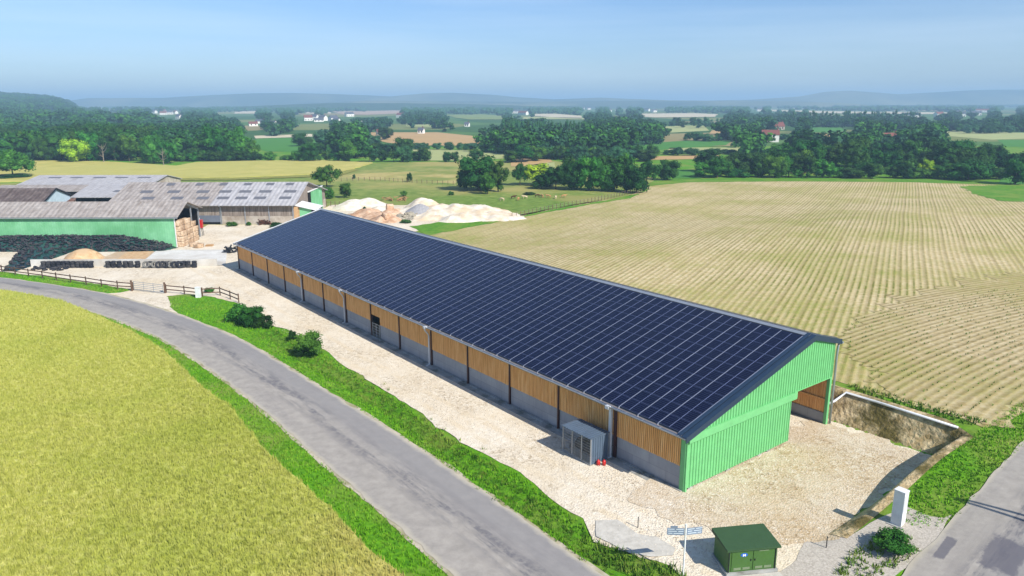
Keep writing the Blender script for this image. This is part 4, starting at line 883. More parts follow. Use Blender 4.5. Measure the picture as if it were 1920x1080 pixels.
c1 = heightfield('silage_heap', -100, -57.5, 123, 127.45, m1, M['tarp'], .35); tag(c1, 'long silage heap under dark plastic weighted with tyres against the green barn', 'silage heap')
T0 = G(20, 508); T1 = G(92, 470)
def m2(x, y):
    u = min(1, max(0, (y-T0[1])/(T1[1]-T0[1]))); xc = T0[0]+(T1[0]-T0[0])*u; d = abs(x-xc)/(1.3+3.4*u)
    return (.25+1.5*u)*(1-d**2.)+pnoise(Vector((x*.6, y*.6, 3)))*.1-.05 if d < 1.1 and T0[1]-.3 < y < 123.4 else -.05
c2 = heightfield('silage_heap', -86, -64, 106.5, 123.3, m2, M['tarp'], .35); tag(c2, 'smaller silage heap under black plastic sloping down to the paddock fence', 'silage heap')
def m3(x, y):
    d = math.hypot((x+68.2)/2.9, (y-117.)/3.2); return 1.8*max(0, 1-d**2.)**.8+pnoise(Vector((x*.9, y*.9, 5)))*.15*(d < 1)-.05
c3 = heightfield('sand_heap', -72, -62, 114, 122, m3, M['sand'], .3); tag(c3, 'orange sand heap behind the row of stacked tyres', 'heap')
M['bunker'] = speck('stained_bunker_floor', C(196, 164, 130, .7), C(224, 204, 174, .74), .6, .9, C(210, 184, 150, .72), .2)
sheet('bunker_floor', jag([(-66, 112), (-51, 112), (-52.5, 123), (-66, 123.3)], .3, .8, 31), M['bunker'], .05)
M['cleanslab'] = speck('clean_white_slab', C(222, 218, 208, .74), C(240, 238, 230, .78), .8, .9, C(208, 200, 186, .72), .2)
sheet('bunker_slab', [(-57.2, 112), (-43.8, 112.2), (-48.2, 124.8), (-60., 124.6)], M['cleanslab'], .085)
sheet('bunker_floor', jag([(-62, 112.), (-57.3, 112.), (-60.1, 124), (-64, 123.)], .2, .8, 32), M['sand'], .075)
def wallx(name, pts, h, th, mat, lab, cat):
    b = MB()
    for (ax, ay), (bx_, by_) in zip(pts[:-1], pts[1:]):
        d = Vector((bx_-ax, by_-ay, 0)).normalized()*0; nn = Vector((-(by_-ay), bx_-ax, 0)).normalized()*th/2; p = [(ax-nn.x, ay-nn.y), (bx_-nn.x, by_-nn.y), (bx_+nn.x, by_+nn.y), (ax+nn.x, ay+nn.y)]; b.prism(p, -.05, h)
    o = b.build(name, mat); tag(o, lab, cat)
wx0, wx1 = G(52, 503)[0], G(404, 501)[0]
wallx('bunker_wall', [(wx0, 111.6), (wx1, 111.9)], 1.15, .22, M['cleanslab'], 'low white concrete clamp wall with tyres lined along it', 'wall')
def torus(R_, r, n=14, m=7, w=1.0):
    v = []; f = []
    for i in range(n):
        a = 2*math.pi*i/n
        for j in range(m):
            b = 2*math.pi*j/m; rr = R_+r*math.cos(b); v.append((rr*math.cos(a), rr*math.sin(a), r*w*math.sin(b)))
    for i in range(n):
        for j in range(m): f.append((i*m+j, ((i+1) % n)*m+j, ((i+1) % n)*m+(j+1) % m, i*m+(j+1) % m))
    return np.array(v), np.array(f)
tv, tf = torus(.235, .105, 14, 7, 1.05); tyre_me = npmesh('tyre', tv, tf, smooth=True); tyre_me.materials.append(M['rubber'])
tvb, tfb = torus(.40, .17, 18, 8, 1.2); big_me = npmesh('tyre', tvb, tfb, smooth=True); big_me.materials.append(M['rubber'])
bigp_me = npmesh('tyre', tvb, tfb, smooth=True); bigp_me.materials.append(M['rubberpale'])
tvs, tfs = torus(.27, .125, 14, 7, 1.1); st_me = npmesh('tyre', tvs, tfs, smooth=True); st_me.materials.append(M['rubber'])
def tyre(me, loc, rot, lab, grp):
    o = bpy.data.objects.new('tyre', me); COL.objects.link(o); o.location = loc; o.rotation_euler = rot; tag(o, lab, 'tyre', grp); return o
ntyre = 0
sp_ = [86+i*9.1 for i in range(8)]+[157, 165, 174]+[206, 216, 226.5, 238, 248, 261]+[346, 355, 366]
for X in sp_:
    x = G(X, 501)[0]; k = 3 if 90 < X < 120 and random.random() < .3 else 4
    for j in range(4):
        tyre(st_me, (x+random.uniform(-.04, .04), 110.95+random.uniform(-.05, .05), .13+j*.255), (random.uniform(-.05, .05), random.uniform(-.05, .05), random.uniform(0, 3)), 'black tyre in the low stacks lined along the white clamp wall', 'tyres stacked along the clamp wall'); ntyre += 1
for i in range(26):
    X = random.uniform(62, 128); Y = 503+random.uniform(0, 5)-(.0); x, y = G(X, Y); tyre(tyre_me, (x, y, .12+.12*(i % 2)), (random.uniform(-.5, .5), random.uniform(-.5, .5), 0), 'loose black tyre strewn in front of the stacks near the paddock fence', 'loose tyres before the stacks'); ntyre += 1
for i, (X, tilt, me, lab) in enumerate(((274, 1.2, bigp_me, 'big grey tyre standing upright, left one of the leaning tyres'), (290, 1.25, bigp_me, 'big grey tyre standing upright between the leaning black tyres'), (321, 1.1, bigp_me, 'pale rimmed tractor tyre leaning, right one of the grey ones'))):
    x = G(X, 503)[0]; tyre(me, (x, 110.6, .56), (tilt, 0, random.uniform(-.3, .3)), lab, 'big tyres leaning on the clamp wall')
for i, X in enumerate((281, 298, 304, 311, 316, 328, 334, 339)):
    x = G(X, 503)[0]; tyre(big_me, (x, 110.75-.2*(i % 2), .52), (1.25, random.uniform(-.5, .5), random.uniform(-.9, .9)), 'black tractor tyre leaning in the heap against the clamp wall', 'black tractor tyres leaning on the clamp wall')
def on(fn, x, y, up=.1):
    e = .25; z = fn(x, y); dx = (fn(x+e, y)-fn(x-e, y))/(2*e); dy = (fn(x, y+e)-fn(x, y-e))/(2*e); n = Vector((-dx, -dy, 1)).normalized()
    q = Vector((0, 0, 1)).rotation_difference(n).to_euler(); return (x+n.x*up, y+n.y*up, z+n.z*up), (q.x+random.uniform(-.2, .2), q.y+random.uniform(-.2, .2), random.uniform(0, 6))
places = []; tries = 0
while len(places) < 470 and tries < 20000:
    tries += 1; x, y = random.uniform(-97, -58.6), random.uniform(123.5, 127.1)
    if m1(x, y) < .15 or any((x-a)**2+(y-b)**2 < .26 for a, b, _ in places[-400:]): continue
    places.append((x, y, 1))
tries = 0
while tries < 2500:
    tries += 1; x, y = random.uniform(-86, -66), random.uniform(107, 123)
    if m2(x, y) < .12 or (x > -75 and random.random() < .55) or any((x-a)**2+(y-b)**2 < .5 for a, b, _ in places): continue
    places.append((x, y, 2))
vis = [p for p in places if G(0, 540)[0]*p[1]/G(0, 540)[1] < p[0]-0]
rest_ = []; nind = 0
places.sort(key=lambda p: p[1]+(0 if -0.683*p[1] < p[0] else 100))
for x, y, w in places:
    fn = m1 if w == 1 else m2; loc, rot = on(fn, x, y)
    if nind < 170:
        nind += 1; tyre(tyre_me, loc, rot, ['black tyre lying on the long silage heap by the green barn', 'black tyre lying on the smaller silage heap by the fence'][w-1], ['tyres weighting the long silage heap', 'tyres weighting the smaller silage heap'][w-1])
    else: rest_.append((loc, rot))
V = []; Fc = []
for k, (loc, rot) in enumerate(rest_):
    R_ = np.array(Euler(rot).to_matrix()); V.append(tv@R_.T+np.array(loc)); Fc.append(tf+k*len(tv))
o = link('tyres', npmesh('tyres', np.concatenate(V), np.concatenate(Fc), smooth=True), M['rubber']); tag(o, 'remaining black tyres packed over the silage plastic', 'tyres', kind='stuff')
# ------------------------------------------------------------------ chalk and rubble heaps
def heapfn(bumps, seed, rough=.12, fr=.5):
    def fn(x, y):
        z = -.3
        for (cx, cy, rx, ry, h) in bumps:
            d = math.hypot((x-cx)/rx, (y-cy)/ry)
            if d < 1.3: z = max(z, h*(1-d**1.35))
        if z > -.25: z += (pnoise(Vector((x*fr, y*fr, seed)))*rough*2+pnoise(Vector((x*2.2, y*2.2, seed)))*rough*.5)
        return z
    return fn
def bp(X, Y, rx, ry, h): x, y = G(X, Y); return (x, y, rx, ry, h)
M['chalk'] = speck('crushed_limestone', C(228, 214, 190, .76), C(248, 240, 222, .82), .9, .95, C(232, 208, 172, .74), .25, bmp=.7, bscale=3, bd=.1)
M['greygrit'] = speck('grey_grit', C(168, 166, 166, .68), C(190, 188, 188, .72), 2, .95)
M['clay'] = speck('reddish_rubble', C(214, 172, 136, .74), C(240, 208, 176, .8), 1.4, .95, C(200, 156, 120, .7), .5, bmp=1, bscale=3, bd=.15)
def heap(name, bumps, mat, lab, seed, rough=.12, res=.45):
    x0 = min(b[0]-b[2]*1.2 for b in bumps); x1 = max(b[0]+b[2]*1.2 for b in bumps); y0 = min(b[1]-b[3]*1.2 for b in bumps); y1 = max(b[1]+b[3]*1.2 for b in bumps)
    o = heightfield(name, x0, x1, y0, y1, heapfn(bumps, seed, rough), mat, res, -.1); tag(o, lab, 'heap'); return o
heap('limestone_heap', [bp(793, 397, 5.5, 8, 3.3), bp(822, 402, 8, 10, 2.2), bp(860, 402, 8, 9, 2.3), bp(896, 402, 8, 9, 2.1), bp(862, 413, 5, 4, 1.6), bp(925, 408, 7, 6, 1.3), bp(770, 402, 4, 5, 1.5)], M['chalk'], 'largest cream limestone heap spreading along the meadow edge', 1, .26)
heap('limestone_heap', [bp(665, 389, 5.2, 6, 2.0), bp(690, 388, 5.5, 6, 2.2), bp(712, 394, 4, 5, .9)], M['chalk'], 'low rounded cream heap left of the reddish rubble', 2)
heap('grit_heap', [bp(789, 404, 4.6, 4.6, 2.6)], M['greygrit'], 'pointed grey grit heap in front of the limestone heap', 3, .05)
heap('rubble_heap', [bp(688, 403, 4.2, 4.6, 1.6), bp(712, 407, 4.6, 4, 1.1), bp(735, 404, 3.6, 5, 1.7), bp(722, 414, 3.8, 3.6, 1.3)], M['clay'], 'reddish rubble heap just behind the solar barn ridge', 4, .3)
M['stone'] = speck('mixed_stone', C(140, 132, 116, .66), C(206, 196, 172, .74), 2.2, .95)
heap('stone_heap', [bp(764, 408, 3.4, 3.6, 1.2), bp(778, 404, 2.6, 3, 1.)], M['stone'], 'heap of mixed grey stones between rubble and limestone', 5, .35)
def block(X, Y, w, d, h, lab, rz, z=0, mat='clay'):
    me = sfbox('rubble_block', w, d, h, M[mat], .04, 3, X); x, y = G(X, Y); o = link('rubble_block', me); o.location = (x, y, z); o.rotation_euler = (.05, .06, rz); tag(o, lab, 'block', 'reddish blocks on the rubble heap')
block(731, 404, 1.6, 1.5, 1.3, 'big reddish block standing on top of the rubble heap', .3, 1.2); block(725, 416, 1.5, 1.3, 1.2, 'reddish block lowest on the rubble heap toward the barn', .8, .6)
# scattered boulders among the stone heap and a log / scrap pile
def rock(name, r, mat, seed):
    bm = bmesh.new(); bmesh.ops.create_icosphere(bm, subdivisions=2, radius=r)
    for v in bm.verts: v.co *= 1+pnoise(v.co/r*1.3+Vector((seed, 0, 0)))*.5; v.co.z *= .7
    me = bpy.data.meshes.new(name); bm.to_mesh(me); bm.free(); me.materials.append(mat); return me
rocks = [rock('boulder', .35, M['stone'], i) for i in range(3)]
fnr = heapfn([bp(764, 408, 3.4, 3.6, 1.2), bp(778, 404, 2.6, 3, 1.)], 5, .35)
for i in range(26):
    x, y = G(752+random.random()*34, 402+random.random()*9); o = bpy.data.objects.new('boulder', rocks[i % 3]); COL.objects.link(o); o.location = (x, y, max(0, fnr(x, y))+.1); o.rotation_euler = (0, 0, i); o.scale = [random.uniform(.6, 1.2)]*3; tag(o, 'rough grey boulder lying on the mixed stone heap', 'boulder', 'boulders on the stone heap')
M['scrap'] = plain('rusty_brown_scrap', C(104, 66, 48, .6), .8, .2)
def scrapheap(name, X, Y, n, w, lab, mat, cat):
    b = MB(); x, y = G(X, Y)
    for i in range(n):
        a = Vector((random.uniform(-w, w), random.uniform(-w*.6, w*.6), random.uniform(.1, .9))); d = Vector((random.uniform(-1, 1), random.uniform(-1, 1), random.uniform(-.3, .5)))*.7; b.bar(a-d, a+d, random.uniform(.1, .24))
    o = b.build(name, mat, None, loc=(x, y, 0)); tag(o, lab, cat, kind=None)
M['logs'] = plain('cut_branches', C(190, 150, 104, .66), .9, .1)
scrapheap('scrap_heap', 797, 407, 30, 1.7, 'rusty brown scrap pile at the foot of the grey grit heap', M['scrap'], 'scrap'); scrapheap('brushwood_pile', 740, 376, 34, 3., 'pale brushwood pile in the meadow behind the heaps', M['logs'], 'brushwood')
scrapheap('scrap_heap', 497, 421, 26, 1.1, 'dark leaning timber pile against the long barn wall', M['scrap'], 'scrap'); scrapheap('scrap_heap', 432, 474, 18, 1., 'dark twisted scrap left of the solar barn corner', M['dark_steel'], 'scrap')
# ------------------------------------------------------------------ fences, gate
def fence(ptsPx, lab, postw=.11, hgt=1.15, rails=(.5, 1.0)):
    W_ = [P(*p) for p in ptsPx]; ox, oy, oz = W_[0]; e = empty('wooden_fence', (ox, oy, oz), 0, label=lab, cat='fence')
    for (x, y, z) in W_: b = MB(); b.box(x-ox-postw/2, x-ox+postw/2, y-oy-postw/2, y-oy+postw/2, -.1, hgt+random.uniform(-.04, .06)); b.build('post', M['fencewood'], e)
    for h in rails:
        b = MB()
        for (a, c) in zip(W_[:-1], W_[1:]): b.bar((a[0]-ox, a[1]-oy-.09, a[2]-oz+h), (c[0]-ox, c[1]-oy-.09, c[2]-oz+h+random.uniform(-.03, .03)), .05, .13)
        b.build('rail', M['fencewood'], e)
M['fencewood'] = woodmat('weathered_fence_wood', C(84, 62, 50, .62), C(122, 96, 78, .66), C(150, 124, 104, .7), (3, 3, 3))
F1 = [(-30, 509), (4, 511.5), (29, 515), (54, 518.5), (80, 522), (106, 526), (133, 530), (162, 534), (191, 538.5), (221, 542.5), (250, 544.5)]
fence(F1, 'long brown two-rail wooden fence left of the metal gate')
fence([(312, 549), (346, 552), (378, 556)], 'short brown wooden fence between the gate and the white pillar')
fence([(380, 556), (413, 554), (432, 561), (448, 568)], 'brown wooden fence bending from the white pillar toward the bushes')
ga, gb = P(251, 545), P(309, 552); e = empty('farm_gate', ga, math.atan2(gb[1]-ga[1], gb[0]-ga[0]), label='pale tubular metal gate across the yard entrance', cat='gate'); Lg = math.hypot(gb[0]-ga[0], gb[1]-ga[1])-.2
for z in (.25, .5, .75, 1.0, 1.25): b = MB(); b.tube([(.1, 0, z), (Lg, 0, z)], .03, 6); b.build('rail', M['galv'], e)
for x in (.1, Lg*.35, Lg*.68, Lg): b = MB(); b.box(x-.025, x+.025, -.02, .02, .15, 1.3); b.build('upright', M['galv'], e)
for p, w in (((249.5, 545), 'left'), ((311.5, 549), 'right')):
    x, y, z = P(*p); b = MB(); b.box(-.09, .09, -.09, .09, -.1, 1.42); b.box(-.1, .1, -.1, .1, 1.42, 1.46); o = b.build('gate_post', M['fencewood'], None, loc=(x, y-.25, z)); tag(o, f'thick brown wooden gate post at the {w} end of the gate', 'post', 'gate posts')
x, y, z = P(375, 556); b = MB(); b.box(-.3, .3, -.2, .2, -.1, 1.3); b.box(-.33, .33, -.23, .23, 1.3, 1.36); b.box(-.24, .24, -.21, -.2, .3, 1.15); o = b.build('meter_cabinet', M['white'], None, loc=(x, y-.45, z)); tag(o, 'squat white meter cabinet set in the wooden fence', 'cabinet')
# thin stock fences in the meadow
def stock(ptsPx, n, lab):
    W_ = smoothline([P(*p)[:2] for p in ptsPx], 1); s = np.array(W_); d = np.r_[0, np.cumsum(np.linalg.norm(np.diff(s, axis=0), axis=1))]; u = np.linspace(0, d[-1], n); X = np.interp(u, d, s[:, 0]); Y = np.interp(u, d, s[:, 1])
    e = empty('stock_fence', (X[0], Y[0], 0), 0, label=lab, cat='fence'); me = None
    for i in range(n):
        if me is None: b = MB(); b.box(-.06, .06, -.06, .06, -.1, 1.2); o = b.build('post', M['fencewood'], e); me = o.data
        else: o = link('post', me, None, e)
        o.location = (X[i]-X[0], Y[i]-Y[0], float(H(X[i], Y[i])))
    b = MB()
    for h in (.6, 1.05):
        for i in range(n-1): b.bar((X[i]-X[0], Y[i]-Y[0], h+float(H(X[i], Y[i]))), (X[i+1]-X[0], Y[i+1]-Y[0], h+float(H(X[i+1], Y[i+1]))), .02)
    b.build('wire', M['galv'], e)
stock([(960, 410), (1040, 392), (1130, 376), (1205, 358), (1214, 350)], 46, 'thin stock fence along the curved edge of the ploughed field')
stock([(640, 340), (700, 338), (770, 343), (860, 347)], 24, 'thin stock fence crossing the meadow behind the round bush')
stock([(604, 386), (640, 387), (690, 390)], 12, 'wire fence running from the long barn to the cream heap')
# ------------------------------------------------------------------ far houses
M['wallw'] = plain('white_house_wall', C(244, 240, 230, .85), .8, .2); M['roofred'] = plain('brown_red_tiles', C(150, 92, 80, .6), .8, .2); M['roofslate'] = plain('slate_roof', C(110, 112, 124, .6), .7, .2)
def house(X, Y, w, d, h, rot, roofm, lab, grp=None, wallm='wallw', zs=0):
    x, y = G(X, Y, zs); e = empty('house', (x, y, zs), rot, label=lab, cat='house', group=grp)
    b = MB(); b.box(-w/2, w/2, -d/2, d/2, -3, h); b.face([(-w/2, -d/2, h), (-w/2, 0, h+d*.38), (-w/2, d/2, h)]); b.face([(w/2, -d/2, h), (w/2, d/2, h), (w/2, 0, h+d*.38)]); b.build('wall', M[wallm], e)
    b = MB(); o_ = .3; b.slab((-w/2-o_, -d/2-o_, h-.15), (w/2+o_, -d/2-o_, h-.15), (w/2+o_, 0, h+d*.4), (-w/2-o_, 0, h+d*.4), .18); b.slab((-w/2-o_, 0, h+d*.4), (w/2+o_, 0, h+d*.4), (w/2+o_, d/2+o_, h-.15), (-w/2-o_, d/2+o_, h-.15), .18); r = b.build('roof', M[roofm], e)
    b = MB(); b.box(w/2-1.2, w/2-.5, -.35, .35, h+d*.3, h+d*.4+1.); b.build('chimney', M['roofred'], r)
    for i in range(max(2, int(w/3.5))):
        xx = -w/2+w*(i+.5)/max(2, int(w/3.5)); b = MB(); b.box(xx-.5, xx+.5, -d/2-.05, -d/2-.01, .9, 2.3); b.build('window', M['shade'], e)
vill = [(112, 205, 9), (120, 208, 12), (128, 207, 8), (187, 204, 9), (212, 205, 16), (226, 204, 20), (238, 212, 9), (251, 216, 8), (253, 209, 10), (262, 210, 11), (289, 210, 11), (303, 208, 14), (307, 213, 9), (316, 212, 12), (328, 211, 9), (349, 212, 12), (366, 211, 9), (370, 213, 10), (92, 199, 8), (146, 211, 7), (475, 234, 8), (488, 229, 10), (500, 231, 12), (506, 235, 8), (513, 232, 9), (537, 215, 9), (545, 220, 9), (578, 224, 10), (590, 222, 9), (598, 226, 11), (606, 224, 9), (625, 225, 10), (672, 229, 9), (419, 231, 6), (337, 221, 8), (631, 226, 8), (655, 216, 10), (751, 218, 8), (966, 210, 12), (981, 213, 14), (1091, 203, 11), (1104, 203, 9), (1140, 207, 12), (1160, 207, 10), (1197, 205, 14), (1212, 206, 12), (1226, 208, 10), (1386, 206, 9), (1424, 206, 10), (1400, 205, 8), (1790, 213, 14), (1800, 216, 10), (1760, 216, 10), (1830, 214, 10), (1844, 208, 22), (876, 235, 4), (790, 248, 4), (1700, 218, 10), (1716, 219, 9)]
vill.sort(); nth = lambda i: f'{i+1}' + ('th' if 10 <= (i+1) % 100 <= 20 else {1: 'st', 2: 'nd', 3: 'rd'}.get((i+1) % 10, 'th'))
for i, (X, Y, w) in enumerate(vill):
    house(X, Y+2.5, w*(1.5 if Y < 220 else 1.1), (8 if Y < 226 else 5), (4.6 if Y < 226 else 2.8), random.uniform(-.8, .8), random.choice(['roofslate', 'roofred', 'roofslate']), f'small white house, {nth(i)} from the left among the distant village houses', 'houses of the distant villages')
house(1419, 265, 11, 7, 4.2, .25, 'roofred', 'white farmhouse with red roof, left one of the pair amid hedges', 'white farmhouses amid the hedges')
house(1443, 266, 10, 7, 4.6, -.2, 'roofred', 'white farmhouse with red roof, right one of the pair amid hedges', 'white farmhouses amid the hedges')
house(1447, 243, 20, 9, 3, .1, 'roofred', 'long dark red roofed farm building beyond the white farmhouses', None, 'lowwall')
house(1665, 281, 8, 6, 6.3, .2, 'roofred', 'orange red roof showing through the treeline behind the ploughed field', None, 'lowwall')
house(361, 270, 10, 7, 3., .2, 'roofslate', 'pale roofed cottage glimpsed between the wood and the tall trees', None)
house(715, 253, 7, 5, 2.4, .4, 'roofred', 'small farmhouse at the left end of the tan stubble field', None)
# ------------------------------------------------------------------ foliage
def folmat(name, dark, mid, light, tr=.0):
    m, nt, bs = newmat(name); v = pos(nt); oi = nd(nt, 'ObjectInfo')
    n1 = noise(nt, v, .35, 3, .6); col = ramp(nt, n1, [(.32, dark), (.5, mid), (.70, light)])
    hs = nd(nt, 'HueSaturation'); hs.inputs['Saturation'].default_value = 1.0
    nt.links.new(math_(nt, 'ADD', math_(nt, 'MULTIPLY', oi.outputs['Random'], .05), .475), hs.inputs['Hue'])
    nt.links.new(math_(nt, 'ADD', math_(nt, 'MULTIPLY', math_(nt, 'FRACT', math_(nt, 'MULTIPLY', oi.outputs['Random'], 7.3)), .5), .72), hs.inputs['Value']); nt.links.new(col, hs.inputs['Color'])
    fin(nt, bs, hs.outputs[0], .75, .15); bs.inputs['Transmission Weight'].default_value = 0
    return m
k_ = 1.0
M['leafD'] = folmat('dark_foliage', C(24, 60, 20, .78), C(42, 86, 28, .78), C(68, 114, 40, .8))
M['leafM'] = folmat('mid_foliage', C(38, 82, 24, .8), C(60, 112, 34, .8), C(92, 142, 48, .82))
M['leafY'] = folmat('yellow_green_foliage', C(120, 158, 24, .9), C(164, 200, 36, .95), C(200, 222, 60, .95))
M['leafB'] = folmat('haze_blue_foliage', C(38, 82, 48, .75), C(58, 108, 62, .75), C(84, 134, 80, .75))  # bluish leaf colour that paints distance haze into the far crowns
M['bark'] = speck('bark', C(92, 78, 62, .6), C(130, 114, 94, .66), 2, .95); M['barkpale'] = speck('bleached_dead_wood', C(140, 128, 110, .6), C(170, 158, 140, .64), 2, .95)
def ico(sub=1):
    bm = bmesh.new(); bmesh.ops.create_icosphere(bm, subdivisions=sub, radius=1); v = np.array([x.co[:] for x in bm.verts]); f = np.array([[q.index for q in fc.verts] for fc in bm.faces]); bm.free(); return v, f
IV, IF = ico(1); IV2, IF2 = ico(2)
def crown(seed, shape='round', nl=34, leaves=3000, ls=.05):
    """unit tree: radius .5 wide, height 1. leaf quads on lobes plus low cores"""
    r = np.random.default_rng(seed); L_ = []
    for i in range(nl):
        for _ in range(50):
            p = r.uniform(-1, 1, 3)
            if shape == 'round': ok = np.linalg.norm(p) < 1 and np.linalg.norm(p) > .35; c = np.array([p[0]*.36, p[1]*.36, .49+p[2]*.36]); rad = r.uniform(.12, .19)
            elif shape == 'tall': ok = np.linalg.norm(p) < 1; c = np.array([p[0]*.34, p[1]*.34, .50+p[2]*.40]); rad = r.uniform(.09, .15)
            elif shape == 'poplar': ok = np.hypot(p[0], p[1]) < 1-.5*max(0, p[2]); c = np.array([p[0]*.30, p[1]*.30, .50+p[2]*.42]); rad = r.uniform(.08, .14)
            elif shape == 'spread': ok = np.linalg.norm(p) < 1 and p[2] > -.7; c = np.array([p[0]*.38, p[1]*.38, .50+p[2]*.32]); rad = r.uniform(.09, .16)
            elif shape == 'bush': ok = np.linalg.norm(p) < 1 and p[2] > -.5; c = np.array([p[0]*.34, p[1]*.34, .38+p[2]*.38]); rad = r.uniform(.12, .22)
            if ok: break
        L_.append((c, rad))
    V = []; Fq = []; nV = 0; per = leaves//nl
    # cores (triangles become degenerate-free quads by splitting: keep as separate tri list)
    CV = []; CF = []; nC = 0
    for c, rad in L_:
        q = IV*(rad*.74)*(1+r.uniform(-.18, .18, (len(IV), 1)))+c; q[:, 2] = np.maximum(q[:, 2], .03); CV.append(q); CF.append(IF+nC); nC += len(IV)
    for c, rad in L_:
        d = r.normal(size=(per, 3)); d[:, 2] += .35; d /= np.linalg.norm(d, axis=1)[:, None]
        p = c+d*rad*r.uniform(.78, 1.15, (per, 1)); p[:, 2] = np.maximum(p[:, 2], .02)
        n = d+r.normal(size=(per, 3))*.45; n /= np.linalg.norm(n, axis=1)[:, None]
        t = np.cross(n, r.normal(size=(per, 3))); t /= np.linalg.norm(t, axis=1)[:, None]; b = np.cross(n, t); s = ls*r.uniform(.5, 1.1, (per, 1))
        q = np.stack([p-t*s*.5, p-b*s*.32+n*s*.1, p+t*s*.5, p+b*s*.32], 1); V.append(q.reshape(-1, 3))
    V = np.concatenate(V); nq = len(V)//4; Fq = np.arange(nq*4).reshape(-1, 4)
    tri = np.concatenate([Fq[:, [0, 1, 2]], Fq[:, [0, 2, 3]]]); allV = np.concatenate([V, np.concatenate(CV)]); allF = np.concatenate([tri, np.concatenate(CF)+len(V)])
    return allV, allF
def trunkmesh(seed, pale=False, bare=False):
    r = random.Random(seed); b = MB(); top = .62 if not bare else .8
    b.tube([(0, 0, -.03), (0, 0, .12), (r.uniform(-.02, .02), 0, .35), (r.uniform(-.04, .04), r.uniform(-.03, .03), top)], [.034, .024, .018, .006], 7)
    for i in range(6 if not bare else 11):
        z = r.uniform(.22, .6 if not bare else .72); a = r.uniform(0, 6.28); l = r.uniform(.16, .3); e = (math.cos(a)*l, math.sin(a)*l, z+r.uniform(.1, .26)); m_ = (math.cos(a)*l*.45, math.sin(a)*l*.45, z+.05)
        b.tube([(0, 0, z), m_, e], [.012, .008, .003], 5)
    o = b.build('trunk', M['bark' if not pale else 'barkpale']); me = o.data; bpy.data.objects.remove(o); return me
VAR = {}
for k, (shp, nl, lv, ls) in dict(r0=('round', 34, 3400, .06), r1=('round', 30, 3200, .06), r2=('spread', 32, 3200, .06), t0=('tall', 34, 3200, .055), t1=('tall', 30, 3000, .055), p0=('poplar', 26, 2200, .05), p1=('poplar', 24, 2200, .05), b0=('bush', 20, 2600, .075), b1=('bush', 18, 2400, .075)).items():
    v, f = crown(hash(k) % 1000 if False else sum(map(ord, k))*7, shp, nl, lv, ls)
    for c in 'DMYB':
        me = npmesh('crown', v, f); me.materials.append(M['leaf'+c]); VAR[k+c] = me
    VAR[k] = (v, f)
TRK = [trunkmesh(i) for i in range(4)]; TRKD = [trunkmesh(9, True, True), trunkmesh(11, True, True)]
TREES = []   # (px, py, top, width_px, kind, col, row, look)
def T(X, Y, top, w, kind, c, row, look=None): TREES.append((X, Y, top, w, kind, c, row, look))
R = random.Random(5)
def rowof(row, x0, x1, step, yb, ytop, w, kinds, cols, jy=3, jt=8, jx=.35):
    x = x0
    while x <= x1:
        u = (x-x0)/max(1, x1-x0); Y = yb(u) if callable(yb) else yb; tp = ytop(u) if callable(ytop) else ytop
        T(x+R.uniform(-jx, jx)*step, Y+R.uniform(-jy, jy), tp+R.uniform(-jt, jt), w*R.uniform(.75, 1.3), R.choice(kinds), R.choice(cols), row); x += step
# left wood
rowof('the left wood front', 12, 338, 26, lambda u: 301+8*max(0, (u-.7)/.3), lambda u: 256-8*math.sin(u*3), 44, ['r0', 'r1', 't0', 'r2'], 'DDDM', 1.5, 8)
rowof('the left wood middle', -5, 345, 24, 291, lambda u: 246-9*math.sin(u*3), 44, ['r0', 'r1', 't0'], 'DDDM', 2, 6)
rowof('the left wood back', 0, 340, 25, 280, lambda u: 237-6*math.sin(u*3), 46, ['r0', 'r1', 'r2'], 'DDM', 2, 5)
T(141, 304.5, 259, 54, 'r1', 'Y', None, 'bright yellow green tree standing out against the dark left wood')
T(195, 305, 268, 30, 'dead0', 'D', None, 'pale dead tree with bare branches at the left wood edge'); T(307, 311, 274, 26, 'dead1', 'D', None, 'bleached bare trunk at the right corner of the left wood')
T(25, 333, 277, 80, 'r2', 'M', None, 'broad green tree standing alone at the far left above the hedge')
T(400, 300, 233, 58, 't0', 'M', None, 'tall loose tree, left of the two tall ones right of the wood'); T(447, 300, 237, 56, 't1', 'M', None, 'tall loose tree, right of the two tall ones beyond the wheat field'); T(423, 301, 255, 46, 'r1', 'D', None, 'dark round tree wedged between the two tall trees')
T(475, 301, 262, 30, 't0', 'M', None, 'medium tree just right of the two tall ones'); T(368, 302, 275, 34, 'r0', 'D', None, 'dark tree just left of the two tall ones')
rowof('the hedge above the wheat field', 350, 668, 20, 302, lambda u: 284-4*math.sin(u*9), 26, ['r0', 'r1', 'b0'], 'DDM', 1, 5)
T(580, 303, 267, 40, 'r1', 'D', None, 'rounded dark tree rising above the wheat field hedge')
T(655, 303, 262, 40, 't1', 'M', None, 'tree at the right end of the wheat field hedge')
rowof('the belt above the dry meadow', 690, 800, 15, 303, lambda u: 274+8*u, 30, ['r0', 'r1', 't0', 'r2'], 'DDB', 1, 7)
rowof('the second belt above the meadow', 600, 770, 17, 288, 262, 32, ['r0', 'r1', 't0'], 'DDB', 3, 7)
rowof('the trees left of the tan field', 560, 700, 17, 272, 250, 30, ['r0', 'r1', 't0'], 'BBD', 4, 6)
T(722, 262, 238, 32, 'r1', 'D', None, 'dark tree standing in the tan stubble field')
T(838, 304, 283, 17, 'r0', 'D', None, 'left one of two small round trees at the dry meadow edge'); T(853, 304, 283, 18, 'r1', 'D', None, 'right one of two small round trees at the dry meadow edge')
rowof('the hedge below the tan field', 780, 900, 21, 281, 267, 24, ['r0', 'b0', 'r1'], 'BMB', 1, 3)
